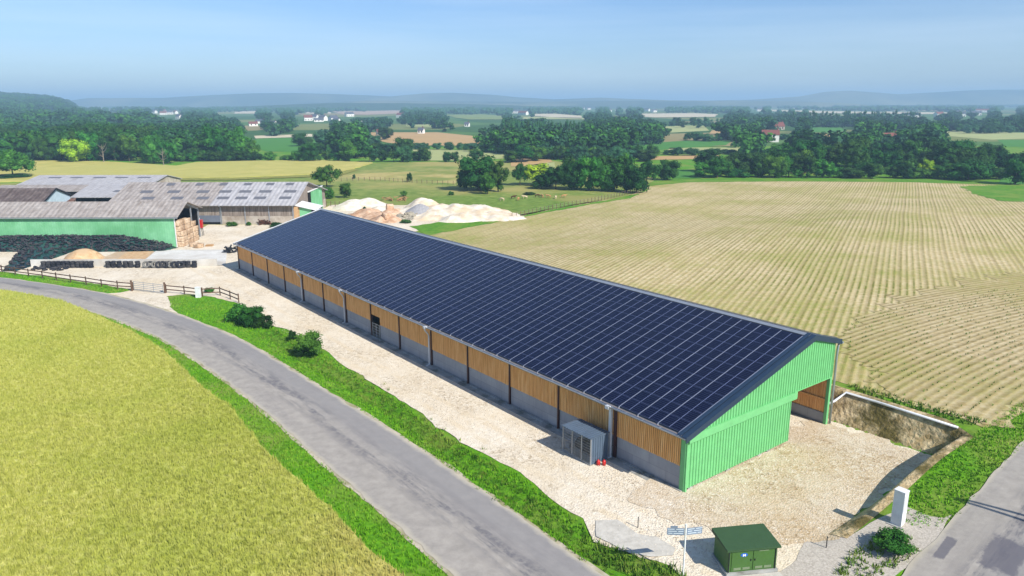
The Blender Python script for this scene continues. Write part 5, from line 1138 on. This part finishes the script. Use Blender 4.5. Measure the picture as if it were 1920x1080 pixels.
T(906, 284, 251, 18, 't1', 'D', None, 'slim dark tree rising in the hedge below the tan field')
T(898, 357, 288, 84, 'r0', 'D', None, 'big dark tree at the left of the meadow clump'); T(934, 360, 300, 42, 't0', 'M', None, 'bright green tree on the right side of the meadow clump'); T(914, 364, 322, 34, 't1', 'M', None, 'small light tree with pale trunk in front of the meadow clump'); T(872, 354, 318, 36, 'r1', 'D', None, 'low dark tree at the left foot of the meadow clump')
T(975, 348, 302, 32, 'r2', 'D', None, 'olive dark tree between the meadow clump and the light tree'); T(1008, 347, 302, 62, 'r2', 'Y', None, 'light yellow green tree between the clump and the dark hedge')
T(892, 300, 280, 30, 'r1', 'D', None, 'dark tree peeking behind the meadow clump')
for i, (X, Y, tp, w, c, k) in enumerate([(1016, 354, 322, 40, 'D', 'b0'), (1042, 355, 306, 50, 'D', 'r2'), (1072, 356, 300, 52, 'D', 'r0'), (1104, 357, 290, 62, 'M', 'r1'), (1128, 358, 304, 50, 'M', 'r0'), (1152, 359, 312, 48, 'D', 'b1'), (1174, 360, 304, 50, 'D', 'r1'), (1193, 362, 310, 46, 'D', 'b0'), (1030, 349, 318, 46, 'D', 'b1'), (1066, 346, 290, 50, 'D', 't0'), (1168, 348, 284, 52, 'M', 't1'), (1212, 345, 298, 48, 'D', 'r2'), (1134, 346, 288, 44, 'D', 'r0')]):
    T(X, Y, tp, w, k, c, 'the dark clump by the ploughed field')
T(1252, 338, 297, 44, 'r0', 'D', None, 'rounded dark tree standing alone left of the long treeline')
rowof('the poplar wood front', 944, 1112, 9.5, 276, lambda u: 229+3*u, 17, ['p0', 'p1'], 'BBD', 3, 4)
rowof('the poplar wood back row', 950, 1110, 10, 266, lambda u: 228+3*u, 17, ['p0', 'p1'], 'BBD', 2, 3)
rowof('the trees before the poplar wood', 960, 1240, 19, 300, 274, 38, ['r0', 'r1', 't0', 'r2'], 'BDM', 5, 8)
rowof('the line just below the poplars', 950, 1180, 20, 286, 262, 32, ['r0', 'r1', 't0'], 'BBDM', 4, 6)
rowof('front of the long right treeline', 1325, 1875, 24.5, lambda u: 332+4*u, lambda u: 303-4*math.sin(u*7), 42, ['r0', 'r1', 'b0', 'b1', 't0', 't1'], 'DDDMM', 1.2, 12)
rowof('middle of the long right treeline', 1325, 1930, 31, lambda u: 324+4*u, lambda u: 284-9*math.sin(u*3.1), 52, ['r0', 'r1', 'r2', 't0'], 'DDDM', 2, 9)
rowof('back of the long right treeline', 1470, 1860, 38, lambda u: 312, lambda u: 262, 58, ['r0', 'r1', 'r2'], 'DDM', 3, 6)
T(1345, 333, 291, 52, 't1', 'M', None, 'bright green tree near the left end of the long treeline'); T(1736, 332, 298, 34, 't0', 'Y', None, 'light yellow green tree in the middle of the long treeline'); T(1815, 338, 296, 80, 'b0', 'D', None, 'very broad dark tree near the right end of the treeline'); T(1512, 318, 257, 70, 'r2', 'D', None, 'highest dark tree left of centre in the long treeline'); T(1605, 316, 255, 66, 'r0', 'D', None, 'tall dark tree at the centre of the long treeline'); T(2105, 655, 560, 130, 't0', 'M', None, 'leafy tree beside the lane just beyond the right picture edge'); T(1903, 346, 292, 52, 'r1', 'D', None, 'dark tree at the right picture edge behind the field')
rowof('the hedge beyond the treeline gap', 1255, 1470, 17, lambda u: 290, 276, 24, ['r0', 'b0', 'b1'], 'DBD', 2, 4)
rowof('the hedgerow near the white farmhouses', 1290, 1470, 15, lambda u: 264, 249, 22, ['r0', 'b0', 'r1'], 'BDB', 2, 3)
T(1430, 268, 247, 14, 't0', 'D', None, 'small tree between the two white farmhouses')
rowof('the far right hedgerow', 1270, 1500, 13, 239, 222, 20, ['r0', 't0', 'p0'], 'BBD', 3, 4)
rowof('the far right poplar belt', 1480, 1720, 10, 236, 211, 15, ['p0', 'p1'], 'B', 2, 3)
T(1525, 239, 221, 27, 'r0', 'D', None, 'dark round tree on the right far green field'); T(1640, 253, 224, 34, 'r1', 'D', None, 'large dark tree beyond the centre of the treeline'); T(1700, 258, 232, 32, 'r0', 'D', None, 'dark tree beyond the treeline, right of the largest'); T(1745, 257, 236, 36, 'r2', 'B', None, 'greyish spreading tree beyond the treeline right part')
rowof('the hedge across the pale field', 1810, 1895, 13, 250, 233, 22, ['r0', 'b0'], 'DDB', 1, 3)
rowof('the scattered far right trees', 1560, 1925, 28, 231, 218, 24, ['r0', 't0'], 'BB', 4, 4)
# trees in the meadow and yard
T(613, 351, 306, 50, 'r2', 'M', None, 'spreading green tree in the meadow behind the long barn'); T(617, 373, 349, 22, 'r0', 'M', None, 'left one of two small round trees behind the long barn'); T(648, 371, 341, 26, 'r1', 'M', None, 'right one of two small round trees behind the long barn')
T(768, 341, 321, 12, 'b0', 'D', None, 'narrow dark bush alone in the dry meadow'); T(757, 368, 355, 14, 'b1', 'M', None, 'small green bush behind the limestone heap'); T(846, 366, 357, 12, 'b0', 'D', None, 'small bush left of the big meadow clump')
T(994, 365, 359, 26, 'b1', 'D', None, 'low bramble patch right of the meadow clump'); T(664, 336, 325, 7, 'b0', 'D', None, 'tiny bush on the meadow fence line')
T(26, 334, 324, 60, 'b1', 'D', None, 'low clipped hedge under the lone tree at far left')
# bushes beside the road, yard weeds
T(457, 603, 564, 60, 'b0', 'M', None, 'left roadside bush of the three leading to the barn'); T(474, 611, 572, 50, 'r0', 'M', None, 'middle roadside bush beside the gravel yard'); T(494, 618, 588, 42, 'b0', 'D', None, 'small round roadside bush, right one of the near three'); T(580, 668, 620, 60, 'r1', 'M', None, 'largest roadside bush standing alone by the gravel edge'); T(549, 637, 615, 17, 'b0', 'D', None, 'thin sprig left of the lone roadside bush')
T(393, 548, 537, 20, 'b1', 'M', None, 'thin green sapling behind the white meter cabinet'); T(1668, 1030, 992, 72, 'b1', 'M', None, 'bright green weedy bush in front of the white pillar box')
T(436, 424, 413, 22, 'b1', 'M', None, 'green weeds around the white sheets by the long barn'); T(466, 423, 414, 12, 'b0', 'M', None, 'green weeds right of the sheet stacks'); T(520, 426, 414, 26, 'b1', 'D', None, 'dark weeds at the right end of the long barn wall')
T(850, 414, 404, 30, 'b0', 'M', None, 'low green clump on the foot of the limestone heap'); T(762, 418, 410, 24, 'b1', 'M', None, 'low green clump at the foot of the stone heap'); T(684, 394, 386, 9, 'b0', 'D', None, 'little dark weed clump before the cream heap')
rowlook = {'D': 'dark green', 'M': 'mid green', 'Y': 'yellow green', 'B': 'blue green'}; kindname = {'r': 'broad round tree', 't': 'tall tree', 'p': 'slim poplar', 'b': 'bushy tree', 'd': 'dead tree'}
rows = {}
for i, t in enumerate(TREES):
    if t[6]: rows.setdefault(t[6], []).append(i)
order = {}
for r_n, l in rows.items():
    for j, i in enumerate(sorted(l, key=lambda i: TREES[i][0])): order[i] = j
def place_tree(X, Y, top, w, kind, c, label, group, cat):
    x, y, z = P(X, Y); D = math.hypot(y, CH); hgt = (Y-top)*D/F/math.cos(math.atan2(CH, y))*1.02; wd = w*math.hypot(D, 0)/F*1.12
    nm = {'p': 'poplar_tree', 'b': 'bush', 'd': 'dead_tree'}.get(kind[0], 'broadleaf_tree')
    e = empty(nm, (x, y, z-.05), R.uniform(0, 6.28), label=label, cat=cat, group=group)
    if kind.startswith('dead'): t = link('trunk', TRKD[int(kind[-1])], None, e); t.scale = (hgt, hgt, hgt*1.1); return e
    t = link('trunk', TRK[R.randrange(4)], None, e); t.scale = (min(wd, hgt)*.9, min(wd, hgt)*.9, hgt)
    cme = VAR[kind+c]; q = link('crown', cme, None, e); q.scale = (wd, wd, hgt); return e
for i, (X, Y, top, w, kind, c, row, look) in enumerate(TREES):
    cat = 'bush' if kind[0] == 'b' and (row is None or True) and (Y-top) < 45 and row is None else 'tree'
    lab = look or f'{rowlook[c]} {kindname[kind[0]]}, {nth(order[i])} from left in {row}'
    place_tree(X, Y, top, w, kind, c, lab, row and 'trees: '+row, cat)
print('TREES', len(TREES))
# ------------------------------------------------------------------ far woodland: one mass of small crowns
def inpoly(px, py, poly):
    c = False; n = len(poly); j = n-1
    for i in range(n):
        xi, yi = poly[i]; xj, yj = poly[j]
        if (yi > py) != (yj > py) and px < (xj-xi)*(py-yi)/(yj-yi)+xi: c = not c
        j = i
    return c
def blob_tree(r, hi):
    """small crown: a few bumpy lobes"""
    V = []; Fa = []; n = 0; k = 3 if hi else 2
    for _ in range(k):
        c = np.array([r.uniform(-.22, .22), r.uniform(-.22, .22), r.uniform(.35, .66)]); rad = r.uniform(.26, .36)
        q = IV2*(rad*(1+r.uniform(-.2, .2, (len(IV2), 1))))+c if hi else IV*(rad*(1+r.uniform(-.22, .22, (len(IV), 1))))+c
        V.append(q); Fa.append((IF2 if hi else IF)+n); n += len(q)
    return np.concatenate(V), np.concatenate(Fa)
rg = np.random.default_rng(3); PROT = [blob_tree(rg, True) for _ in range(6)]; PROTL = [blob_tree(rg, False) for _ in range(6)]
LEAFP = []
for _ in range(4):
    v, f = crown(100+_, 'round', 9, 300, .16); LEAFP.append((v, f))
FP = [(c, q) for c, q in FIELDS]+[('h', [(X-w*.6, Y-6), (X+w*.6, Y-6), (X+w*.6, Y+3), (X-w*.6, Y+3)]) for X, Y, w in vill]+[('h', [(1405, 250), (1460, 250), (1460, 266), (1405, 266)]), ('h', [(1425, 233), (1470, 233), (1470, 243), (1425, 243)])]
def blocked(X, Y, hp):
    for c, q in FP:
        ys = [p[1] for p in q]; xs = [p[0] for p in q]
        if X < min(xs)-9 or X > max(xs)+9: continue
        for t in (0, .25, .5, .75, 1.):
            for ox in (-.2*hp, .2*hp):
                if inpoly(X+ox, Y-hp*t, q): return True
    return False
VV = {k: [] for k in 'DMB'}; FF = {k: [] for k in 'DMB'}; NN = {k: 0 for k in 'DMB'}; cnt = 0
for _ in range(90000):
    # sample evenly in the log of the distance so that every depth is wooded
    D = math.exp(R.uniform(math.log(330), math.log(6500))); X = R.uniform(-60, 1980)
    Y = 192+CH/D*F; 
    hm = R.uniform(8, 15); hp = hm/D*F
    if Y > 300 and X < 690: continue
    if 1230 < X and Y > 300: continue
    if D < 480 and R.random() < .25: continue
    x = (X-960)/F*D*1.03
    # clumped woods and hedge lines: noise threshold
    nz = pnoise(Vector((x/190+3, D/330, 0)))+.5*pnoise(Vector((x/60, D/120, 4)))
    if nz < (-.62 if D > 1500 else (-.34 if X < 420 else -.20)): 
        # keep hedgerows
        u = (x*.8+D*.25)/150; v2 = (D*.9-x*.2)/ (120 if D < 1200 else 320)
        if min(abs(u-round(u)), abs(v2-round(v2))) > .035: continue
    if blocked(X, Y, hp): continue
    cnt += 1
    if cnt > 14000: break
    c = R.choice('DDMB' if D < 700 else 'DBBB'); v, f = LEAFP[R.randrange(4)] if D < 1300 else (PROT if D < 2600 else PROTL)[R.randrange(6)]  # farther crowns are mostly blue-green, haze put into their colour
    a = R.uniform(0, 6.28); ca, sa = math.cos(a), math.sin(a); w = hm*R.uniform(.9, 1.5)*(1 if D < 3000 else 1.8)
    zb = 0
    q = np.stack([(v[:, 0]*ca-v[:, 1]*sa)*w+x, (v[:, 0]*sa+v[:, 1]*ca)*w+D, v[:, 2]*hm-.1*hm], -1)
    VV[c].append(q); FF[c].append(f+NN[c]); NN[c] += len(q)
print('FAR', cnt)
# wood on the left hill slope
def hs(x, y):
    X = 960+x/y*F; sk = float(np.interp(X, [-220, -100, 0, 50, 100, 135, 150, 172, 215], [176, 172, 169.5, 172, 175, 179, 184, 196, 204])); top = (192-sk)/F*2350+CH-17; return max(0, top)*float(sst(800, 2350, y))-.8

for _ in range(4400):
    X = R.uniform(-80, 330); D = R.uniform(700, 2380); x = (X-960)/F*D
    Yp = 192+CH/D*F; zg = hs((X-960)/F*D, D)+.8
    hm = R.uniform(12, 19); 
    if X > 90 and R.random() < .35: continue
    if X > 200 and R.random() < .5: continue
    Yb = 192-(zg-CH)/D*F
    if any(abs(X-hx) < 6 and -2 < Yb-hy < 22 for hx, hy, _w in vill): continue
    v, f = LEAFP[R.randrange(4)]; c = R.choice('MMBBD'); a = R.uniform(0, 6.28); ca, sa = math.cos(a), math.sin(a); w = hm*R.uniform(1., 1.5)
    q = np.stack([(v[:, 0]*ca-v[:, 1]*sa)*w+x, (v[:, 0]*sa+v[:, 1]*ca)*w+D, v[:, 2]*hm+zg-1], -1); VV[c].append(q); FF[c].append(f+NN[c]); NN[c] += len(q)
for c in 'DMB':
    o = link('far_woodland', npmesh('far_woodland', np.concatenate(VV[c]), np.concatenate(FF[c])), M['leaf'+c]); tag(o, {'D': 'dark distant woods and hedgerows of the valley', 'M': 'brighter green distant woods and hedgerows of the valley', 'B': 'bluish distant woods and hedgerows of the valley'}[c], 'woodland', kind='stuff')
# ground slope below the left hill wood
n = 60; xs_ = np.linspace(-90, 330, n); ds_ = np.linspace(740, 2450, 40); v = [((X-960)/F*D, D, hs((X-960)/F*D, D) if D > 760 else -1) for D in ds_ for X in xs_]
idx = np.arange(n*40).reshape(40, n); f = np.stack([idx[:-1, :-1], idx[:-1, 1:], idx[1:, 1:], idx[1:, :-1]], -1).reshape(-1, 4); o = link('wooded_slope', npmesh('wooded_slope', v, f, smooth=True), M['canopy']); tag(o, kind='structure')
# ------------------------------------------------------------------ grass, crop and weeds as tufts
def npin(x, y, poly):
    poly = np.array([p[:2] for p in poly]); c = np.zeros(len(x), bool); j = len(poly)-1
    for i in range(len(poly)):
        xi, yi = poly[i]; xj, yj = poly[j]
        if yi != yj:
            m = ((yi > y) != (yj > y)) & (x < (xj-xi)*(y-yi)/(yj-yi)+xi); c ^= m
        j = i
    return c
def pxof(x, y, z):
    c, s = math.cos(PIT), math.sin(PIT); zz = z-CH; d = y*c-zz*s; u = y*s+zz*c; return 960+F*x/d, 540-F*u/d
def tufts(name, pts, h, w, nb, lean, mat, lab, cat, dz=0, blade=.05, hv=.35):
    n = len(pts); x, y, z = pts[:, 0], pts[:, 1], pts[:, 2]+dz; V = np.zeros((n, nb, 3, 3))
    for k in range(nb):
        a = RNG.uniform(0, 6.28, n); r = w*np.sqrt(RNG.uniform(0, 1, n)); bx_ = x+np.cos(a)*r; by_ = y+np.sin(a)*r; hh = h*RNG.uniform(1-hv, 1+hv, n); la = RNG.uniform(0, 6.28, n); ll = lean*hh*RNG.uniform(.2, 1, n)
        ta = RNG.uniform(0, 6.28, n); cx, cy = np.cos(ta)*blade, np.sin(ta)*blade
        V[:, k, 0] = np.stack([bx_-cx, by_-cy, z], -1); V[:, k, 1] = np.stack([bx_+cx, by_+cy, z], -1); V[:, k, 2] = np.stack([bx_+np.cos(la)*ll, by_+np.sin(la)*ll, z+hh], -1)
    f = np.arange(n*nb*3).reshape(-1, 3); o = link(name, npmesh(name, V.reshape(-1, 3), f), mat); tag(o, lab, cat, kind='stuff'); return o
def scat(poly, dens, seed=0, clumpy=0.):
    p = np.array([q[:2] for q in poly]); x0, y0 = np.maximum(p.min(0), (-110, 22)); x1, y1 = np.minimum(p.max(0), (90, 150)); n = int((x1-x0)*(y1-y0)*dens); n = min(n, 900000)
    x = RNG.uniform(x0, x1, n); y = RNG.uniform(y0, y1, n); m = npin(x, y, poly); X, Y = pxof(x, y, 0.); m &= (X > -60) & (X < 1980) & (Y < 1150) & (Y > 0)
    m &= RNG.uniform(0, 1, n) < np.clip(55/np.maximum(y, 1), .15, 1)**1.3
    if clumpy: m &= np.array([pnoise(Vector((a*.8, b*.8, seed))) for a, b in zip(x, y)]) > clumpy-.5 if False else m
    x, y = x[m], y[m]; return np.stack([x, y, H(x, y)], -1)
def bladeMat(name, a, b, c, sc_=.6):
    m, nt, bs = newmat(name); v = pos(nt); n1 = noise(nt, v, 3., 3, .6); col = ramp(nt, n1, [(.3, a), (.5, b), (.7, c)]); n2 = noise(nt, v, .13, 4, .6); col = mixc(nt, ramp(nt, n2, [(.48, 0.), (.66, sc_)]), col, C(160, 168, 78, .74)); col = mixc(nt, ramp(nt, noise(nt, v, .5, 3, .6), [(.5, 0.), (.7, .5)]), col, a); fin(nt, bs, col, .8, .15); return m
M['blade'] = bladeMat('grass_blades', C(76, 138, 12, .76), C(112, 174, 24, .8), C(146, 194, 50, .82)); M['ear'] = M['crop']; M['weed'] = bladeMat('rough_weeds', C(56, 104, 24, .7), C(94, 142, 36, .74), C(150, 162, 74, .76))
cp = scat(CROP, 40); tufts('cereal_plants', cp, .30, .13, 4, .16, M['crop'], 'ripening yellow green cereal crop', 'crop', .36, .026)
# verge outlines in world metres
def poly_between(A, B): return list(A)+list(B)[::-1]
vl = gp([(0, 546), (109, 566), (142, 577), (219, 602), (300, 636), (372, 682), (431, 725), (510, 786), (568, 840), (630, 893), (720, 970), (850, 1088), (900, 1130)]); vr = gp([(-60, 545), (60, 560), (140, 578), (231, 618), (308, 661), (366, 724), (424, 762), (491, 844), (544, 892), (600, 945), (665, 1010), (735, 1080), (780, 1130)])
tufts('verge_grass', scat(poly_between(vl, vr), 24), .16, .1, 4, .5, M['blade'], 'short bright green grass between the crop and the road', 'grass', 0, .035)
ur = gp([(-60, 512), (0, 518.5), (87, 530), (197, 548), (215, 550), (250, 544), (190, 538), (90, 523), (0, 511), (-60, 505)]); tufts('verge_grass', scat(ur, 20), .16, .1, 4, .5, M['blade'], 'green grass strip below the wooden fence', 'grass', 0, .04)
u2 = gp([(316, 556), (322, 580), (361, 598), (431, 624), (492, 657), (589, 717), (700, 783), (800, 848), (900, 915), (1000, 984), (1090, 1042), (1118, 1035), (1112, 1008), (1080, 973), (1039, 943), (974, 890), (900, 856), (820, 804), (760, 760), (700, 724), (650, 690), (606, 662), (575, 638), (541, 625), (505, 612), (470, 588), (440, 570), (380, 559)])
tufts('verge_grass', scat(u2, 24), .17, .1, 4, .5, M['blade'], 'bright green grass between the road and the gravel yard', 'grass', 0, .035)
dl = [(gx_+RNG.normal()*.0, gy_) for gx_, gy_ in DITCH]
dpts = []
for (ax, ay), (bx_, by_) in zip(DITCH[:-1], DITCH[1:]):
    Ls = math.hypot(bx_-ax, by_-ay)
    for _ in range(int(Ls*34)):
        u = RNG.uniform(); dpts.append((ax+(bx_-ax)*u+RNG.normal()*.55, ay+(by_-ay)*u+RNG.normal()*.5))
dpts = np.array(dpts); dpts = np.c_[dpts, H(dpts[:, 0], dpts[:, 1])]; tufts('ditch_weeds', dpts, .24, .14, 6, .7, M['weed'], 'darker rough weeds growing along the roadside ditch', 'weeds', 0, .03)
wd = gp([(1118, 1012), (1180, 1040), (1262, 1062), (1300, 1092), (1290, 1140), (1190, 1090), (1120, 1055), (1090, 1030)]); tufts('rough_weeds', scat(wd, 16), .35, .14, 5, .6, M['weed'], 'rough brown green weeds beside the concrete apron', 'weeds', 0, .045)
wr = [L2W(-10.0, 7.5), L2W(-9.7, 14), L2W(-9.5, 20.5), L2W(-9.3, 30), L2W(-9.9, 60), L2W(-12.2, 60), L2W(-12.3, 30), L2W(-12.3, 20), L2W(-12.6, 12), L2W(-13., 8), L2W(-12.0, 6.2), L2W(-10.8, 6.0)]
tufts('verge_grass', scat(wr, 26), .13, .12, 4, .8, M['blade'], 'tall green grass between the excavated pit and the right lane', 'grass', 0, .04)
wt = [L2W(.3, 20.2), L2W(-8.6, 20.1), L2W(-9.4, 21.8), L2W(-4, 21.4), L2W(.5, 21.8)]; tufts('rough_weeds', scat(wt, 14), .28, .14, 4, .6, M['weed'], 'rough weeds along the top of the cut beside the field', 'weeds', 0, .05)
wq = pp([(1560, 1075), (1590, 1040), (1650, 1005), (1700, 1000), (1710, 1015), (1650, 1045), (1610, 1070), (1640, 1062), (1720, 1028), (1728, 1034), (1660, 1075), (1600, 1095)]); tufts('rough_weeds', scat(wq, 22), .26, .13, 4, .6, M['weed'], 'patchy weeds on the gravel right of the cabinet', 'weeds', 0, .045)
# maize seedlings along the rows close to the camera
pts = []
for (dv, poly, lim) in ((D1, None, 110), (D2, None, 110)): pass
def rowpts(dv, poly, lim, sp=.75, step=.42):
    px_, py_ = dv[1], -dv[0]; p = np.array([q[:2] for q in poly]); c = p@np.array([px_, py_]); a = p@np.array(dv); ks = np.arange(math.floor(c.min()/sp), math.ceil(c.max()/sp)); A_ = np.arange(a.min(), a.max(), step)
    KK, AA = np.meshgrid(ks, A_); k = KK.ravel()*sp+sp*.25+RNG.normal(size=KK.size)*.04; a_ = AA.ravel()+RNG.normal(size=AA.size)*.1; bend = .004*(a_-61.7)**2; x = (k+bend)*px_+a_*dv[0]; y = (k+bend)*py_+a_*dv[1]
    m = (y < lim) & (y > 40) & (x < 80); x, y = x[m], y[m]; m = npin(x, y, poly) & (RNG.uniform(0, 1, len(x)) < .3); return x[m], y[m]
x, y = rowpts(D2, hd, 112); q1 = np.stack([x, y, H(x, y)+.07], -1); tufts('maize_seedlings', q1, .16, .05, 4, 1., M['weed'], 'rows of young maize seedlings on the headland', 'crop', 0, .03)
# loose stones on the yard
def stones(name, poly, dens, smin, smax, mat, lab, seed):
    p = scat(poly, dens); kp = np.array([pnoise(Vector((a*.22, b*.22, 9)))+.5*pnoise(Vector((a*.9, b*.9, 2))) for a, b in p[:, :2]]) > RNG.uniform(-.35, .35, len(p)); p = p[kp]; n = len(p); r = np.random.default_rng(seed); s = r.uniform(smin, smax, n)**1; base = np.array([(1, 0, 0), (0, 1, 0), (-1, 0, 0), (0, -1, 0), (0, 0, .8), (0, 0, -.4)]); f0 = np.array([(0, 1, 4), (1, 2, 4), (2, 3, 4), (3, 0, 4)])
    V = base[None]*s[:, None, None]*r.uniform(.6, 1.3, (n, 6, 1)); a = r.uniform(0, 6.28, n); ca, sa = np.cos(a)[:, None], np.sin(a)[:, None]; X = V[..., 0]*ca-V[..., 1]*sa+p[:, 0:1]; Y = V[..., 0]*sa+V[..., 1]*ca+p[:, 1:2]; Z = V[..., 2]+p[:, 2:3]+.045
    f = (f0[None]+np.arange(n)[:, None, None]*6).reshape(-1, 3); o = link(name, npmesh(name, np.stack([X, Y, Z], -1).reshape(-1, 3), f), mat); tag(o, lab, 'stones', kind='stuff')
M['stonew'] = speck('white_stones', C(196, 174, 142, .7), C(250, 242, 226, .82), 3, .95)
stones('loose_stones', [L2W(1.5, -3.2), L2W(-6.8, -1.8), L2W(-8.2, 1.8), L2W(-7.6, 6), L2W(-7.6, 14), L2W(-6.9, 17.6), L2W(1.5, 17.0)], 36, .015, .06, M['stonew'], 'loose pale stones over the excavated floor', 1)
stones('loose_stones', [L2W(50, -1), L2W(-1, -1), L2W(-6, -2), L2W(-5, -7), L2W(6, -5.2), L2W(50, -7.5)], 32, .015, .055, M['stonew'], 'loose pale stones over the gravel beside the barn', 2)
# ------------------------------------------------------------------ cattle
M['hide'] = plain('tan_hide', C(206, 160, 108, .7), .9, .1); M['hidel'] = plain('cream_hide', C(232, 208, 170, .75), .9, .1); M['hideb'] = plain('brown_hide', C(90, 62, 44, .7), .9, .1)
def cowmesh(graze):
    b = bmesh.new(); pts = []; ed = []; rad = []
    def add(p, r, par=None):
        pts.append(b.verts.new(p)); rad.append(r)
        if par is not None: b.edges.new((pts[par], pts[-1]))
        return len(pts)-1
    h = add((-.75, 0, 1.12), .30); m_ = add((-.1, 0, 1.05), .36, h); s = add((.6, 0, 1.1), .32, m_)
    n1 = add((.95, 0, 1.22 if not graze else .95), .18, s); hd_ = add((1.2, 0, 1.32 if not graze else .5), .14, n1); mz_ = add((1.5, 0, 1.18 if not graze else .25), .09, hd_)
    for sy in (-.11, .11): add((1.2, sy*1.9, 1.42 if not graze else .62), .035, hd_)
    for sy in (-.2, .2):
        a = add((.58, sy, .75), .11, s); k = add((.56, sy, .42), .07, a); add((.58, sy, .04), .06, k)
        a = add((-.78, sy, .8), .14, h); k = add((-.9, sy, .5), .075, a); add((-.8, sy, .04), .06, k)
    t = add((-1.08, 0, 1.05), .05, h); add((-1.14, 0, .6), .035, t)
    me = bpy.data.meshes.new('cow'); b.to_mesh(me); b.free(); o = bpy.data.objects.new('tmp', me); COL.objects.link(o); sk = o.modifiers.new('s', 'SKIN'); ss = o.modifiers.new('u', 'SUBSURF'); ss.levels = 1
    for i, r in enumerate(rad): me.skin_vertices[0].data[i].radius = (r, r)
    me.skin_vertices[0].data[0].use_root = True
    dg = bpy.context.evaluated_depsgraph_get(); ev = o.evaluated_get(dg); out = bpy.data.meshes.new_from_object(ev); bpy.data.objects.remove(o); 
    for p in out.polygons: p.use_smooth = True
    out.materials.clear(); return out
cm = [cowmesh(False), cowmesh(True)]
for i, (X, Y, rz2, c, g, lab) in enumerate([(941, 377, 2.6, 'hidel', 1, 'cream calf, leftmost of the grazing herd'), (963, 373, .4, 'hideb', 0, 'dark brown calf, second from the left in the herd'), (972, 376, 1.2, 'hide', 1, 'tan calf beside the dark brown calf'), (984, 373, 3., 'hidel', 0, 'cream calf, fourth from the left in the herd'), (1008, 370, .2, 'hideb', 1, 'brown calf just left of the close pair'), (1017, 371, 1.9, 'hide', 0, 'tan calf, left one of the close pair'), (1028, 371, 2.8, 'hide', 0, 'tan calf, right one of the close pair'), (1042, 373, 1.4, 'hidel', 1, 'cream calf, second from the right in the herd'), (1057, 371, .1, 'hide', 0, 'tan calf, rightmost of the grazing herd')]):
    x, y, z = P(X, Y); me = cm[g].copy(); me.materials.append(M[c]); o = link('calf', me); o.location = (x, y, z); o.rotation_euler[2] = rz2; o.scale = (.66, .66, .66); tag(o, lab, 'calf', 'cattle grazing in the meadow')
HAZE = .00034; HAZEC = (.50, .77, 1., 1); EXPO = .40; SKYT = (.80, .97, 1.26, 1)
# ------------------------------------------------------------------ light, sky, air, camera
EL = math.radians(40); sdir = Vector((.709, -.715, 0)).normalized()*math.cos(EL)+Vector((0, 0, math.sin(EL)))
sd = bpy.data.lights.new('sun', 'SUN'); sd.energy = 5.0; sd.angle = math.radians(.5); sd.color = (1, .955, .88)
so = bpy.data.objects.new('sun', sd); COL.objects.link(so); so.rotation_euler = (-sdir).to_track_quat('-Z', 'Y').to_euler(); so.location = (40, -40, 80)
w = bpy.data.worlds.new('World'); sc.world = w; w.use_nodes = True; nt = w.node_tree; bg = nt.nodes['Background']
sky = nt.nodes.new('ShaderNodeTexSky'); sky.sky_type = 'NISHITA'; sky.sun_disc = False; sky.sun_elevation = EL; sky.sun_rotation = math.atan2(sdir.x, sdir.y)
sky.altitude = 100; sky.air_density = 1.0; sky.dust_density = .6; sky.ozone_density = 2.5
tc = nt.nodes.new('ShaderNodeTexCoord'); mp = nt.nodes.new('ShaderNodeMapping'); mp.inputs['Scale'].default_value = (1.1, 1.1, 16.); mp.inputs['Rotation'].default_value = (0, math.radians(1.2), 0)
nt.links.new(tc.outputs['Generated'], mp.inputs[0]); cn = noise(nt, mp.outputs[0], 1.3, 6, .55)
cl = ramp(nt, cn, [(.42, 0.), (.72, .26)]); hs = mixc(nt, 1., sky.outputs[0], SKYT, 'MULTIPLY')
nt.links.new(mixc(nt, cl, hs, (8., 9.2, 10.4, 1)), bg.inputs['Color']); bg.inputs['Strength'].default_value = .088
cam = bpy.data.cameras.new('camera'); co = bpy.data.objects.new('camera', cam); COL.objects.link(co); sc.camera = co
cam.sensor_width = 36; cam.lens = F/1920*36; cam.clip_start = .5; cam.clip_end = 60000; co.location = (0, 0, CH)
co.rotation_mode = 'XYZ'; co.rotation_euler = (Matrix.Rotation(math.pi/2-PIT, 3, 'X') @ Matrix.Rotation(ROLL, 3, 'Z')).to_euler()
if HAZE:
    h = MB(); h.box(-16500, 16500, -900, 16500, -1.8, 105); o = h.build('haze', None); tag(o, kind='stuff')
    m = bpy.data.materials.new('haze_air'); m.use_nodes = True; t = m.node_tree; t.nodes.remove(t.nodes['Principled BSDF'])
    pv = t.nodes.new('ShaderNodeVolumePrincipled'); pv.inputs['Density'].default_value = HAZE; pv.inputs['Color'].default_value = HAZEC; pv.inputs['Anisotropy'].default_value = .0
    t.links.new(pv.outputs[0], t.nodes['Material Output'].inputs['Volume']); o.data.materials.append(m)
    try: m.cycles.homogeneous_volume = True
    except Exception: pass
vs = sc.view_settings; vs.view_transform = 'Standard'; vs.look = 'None'; vs.exposure = EXPO; vs.gamma = 1; vs.use_curve_mapping = False
try: sc.cycles.volume_max_steps = 64; sc.cycles.max_bounces = 8; sc.cycles.use_denoising = True
except Exception: pass
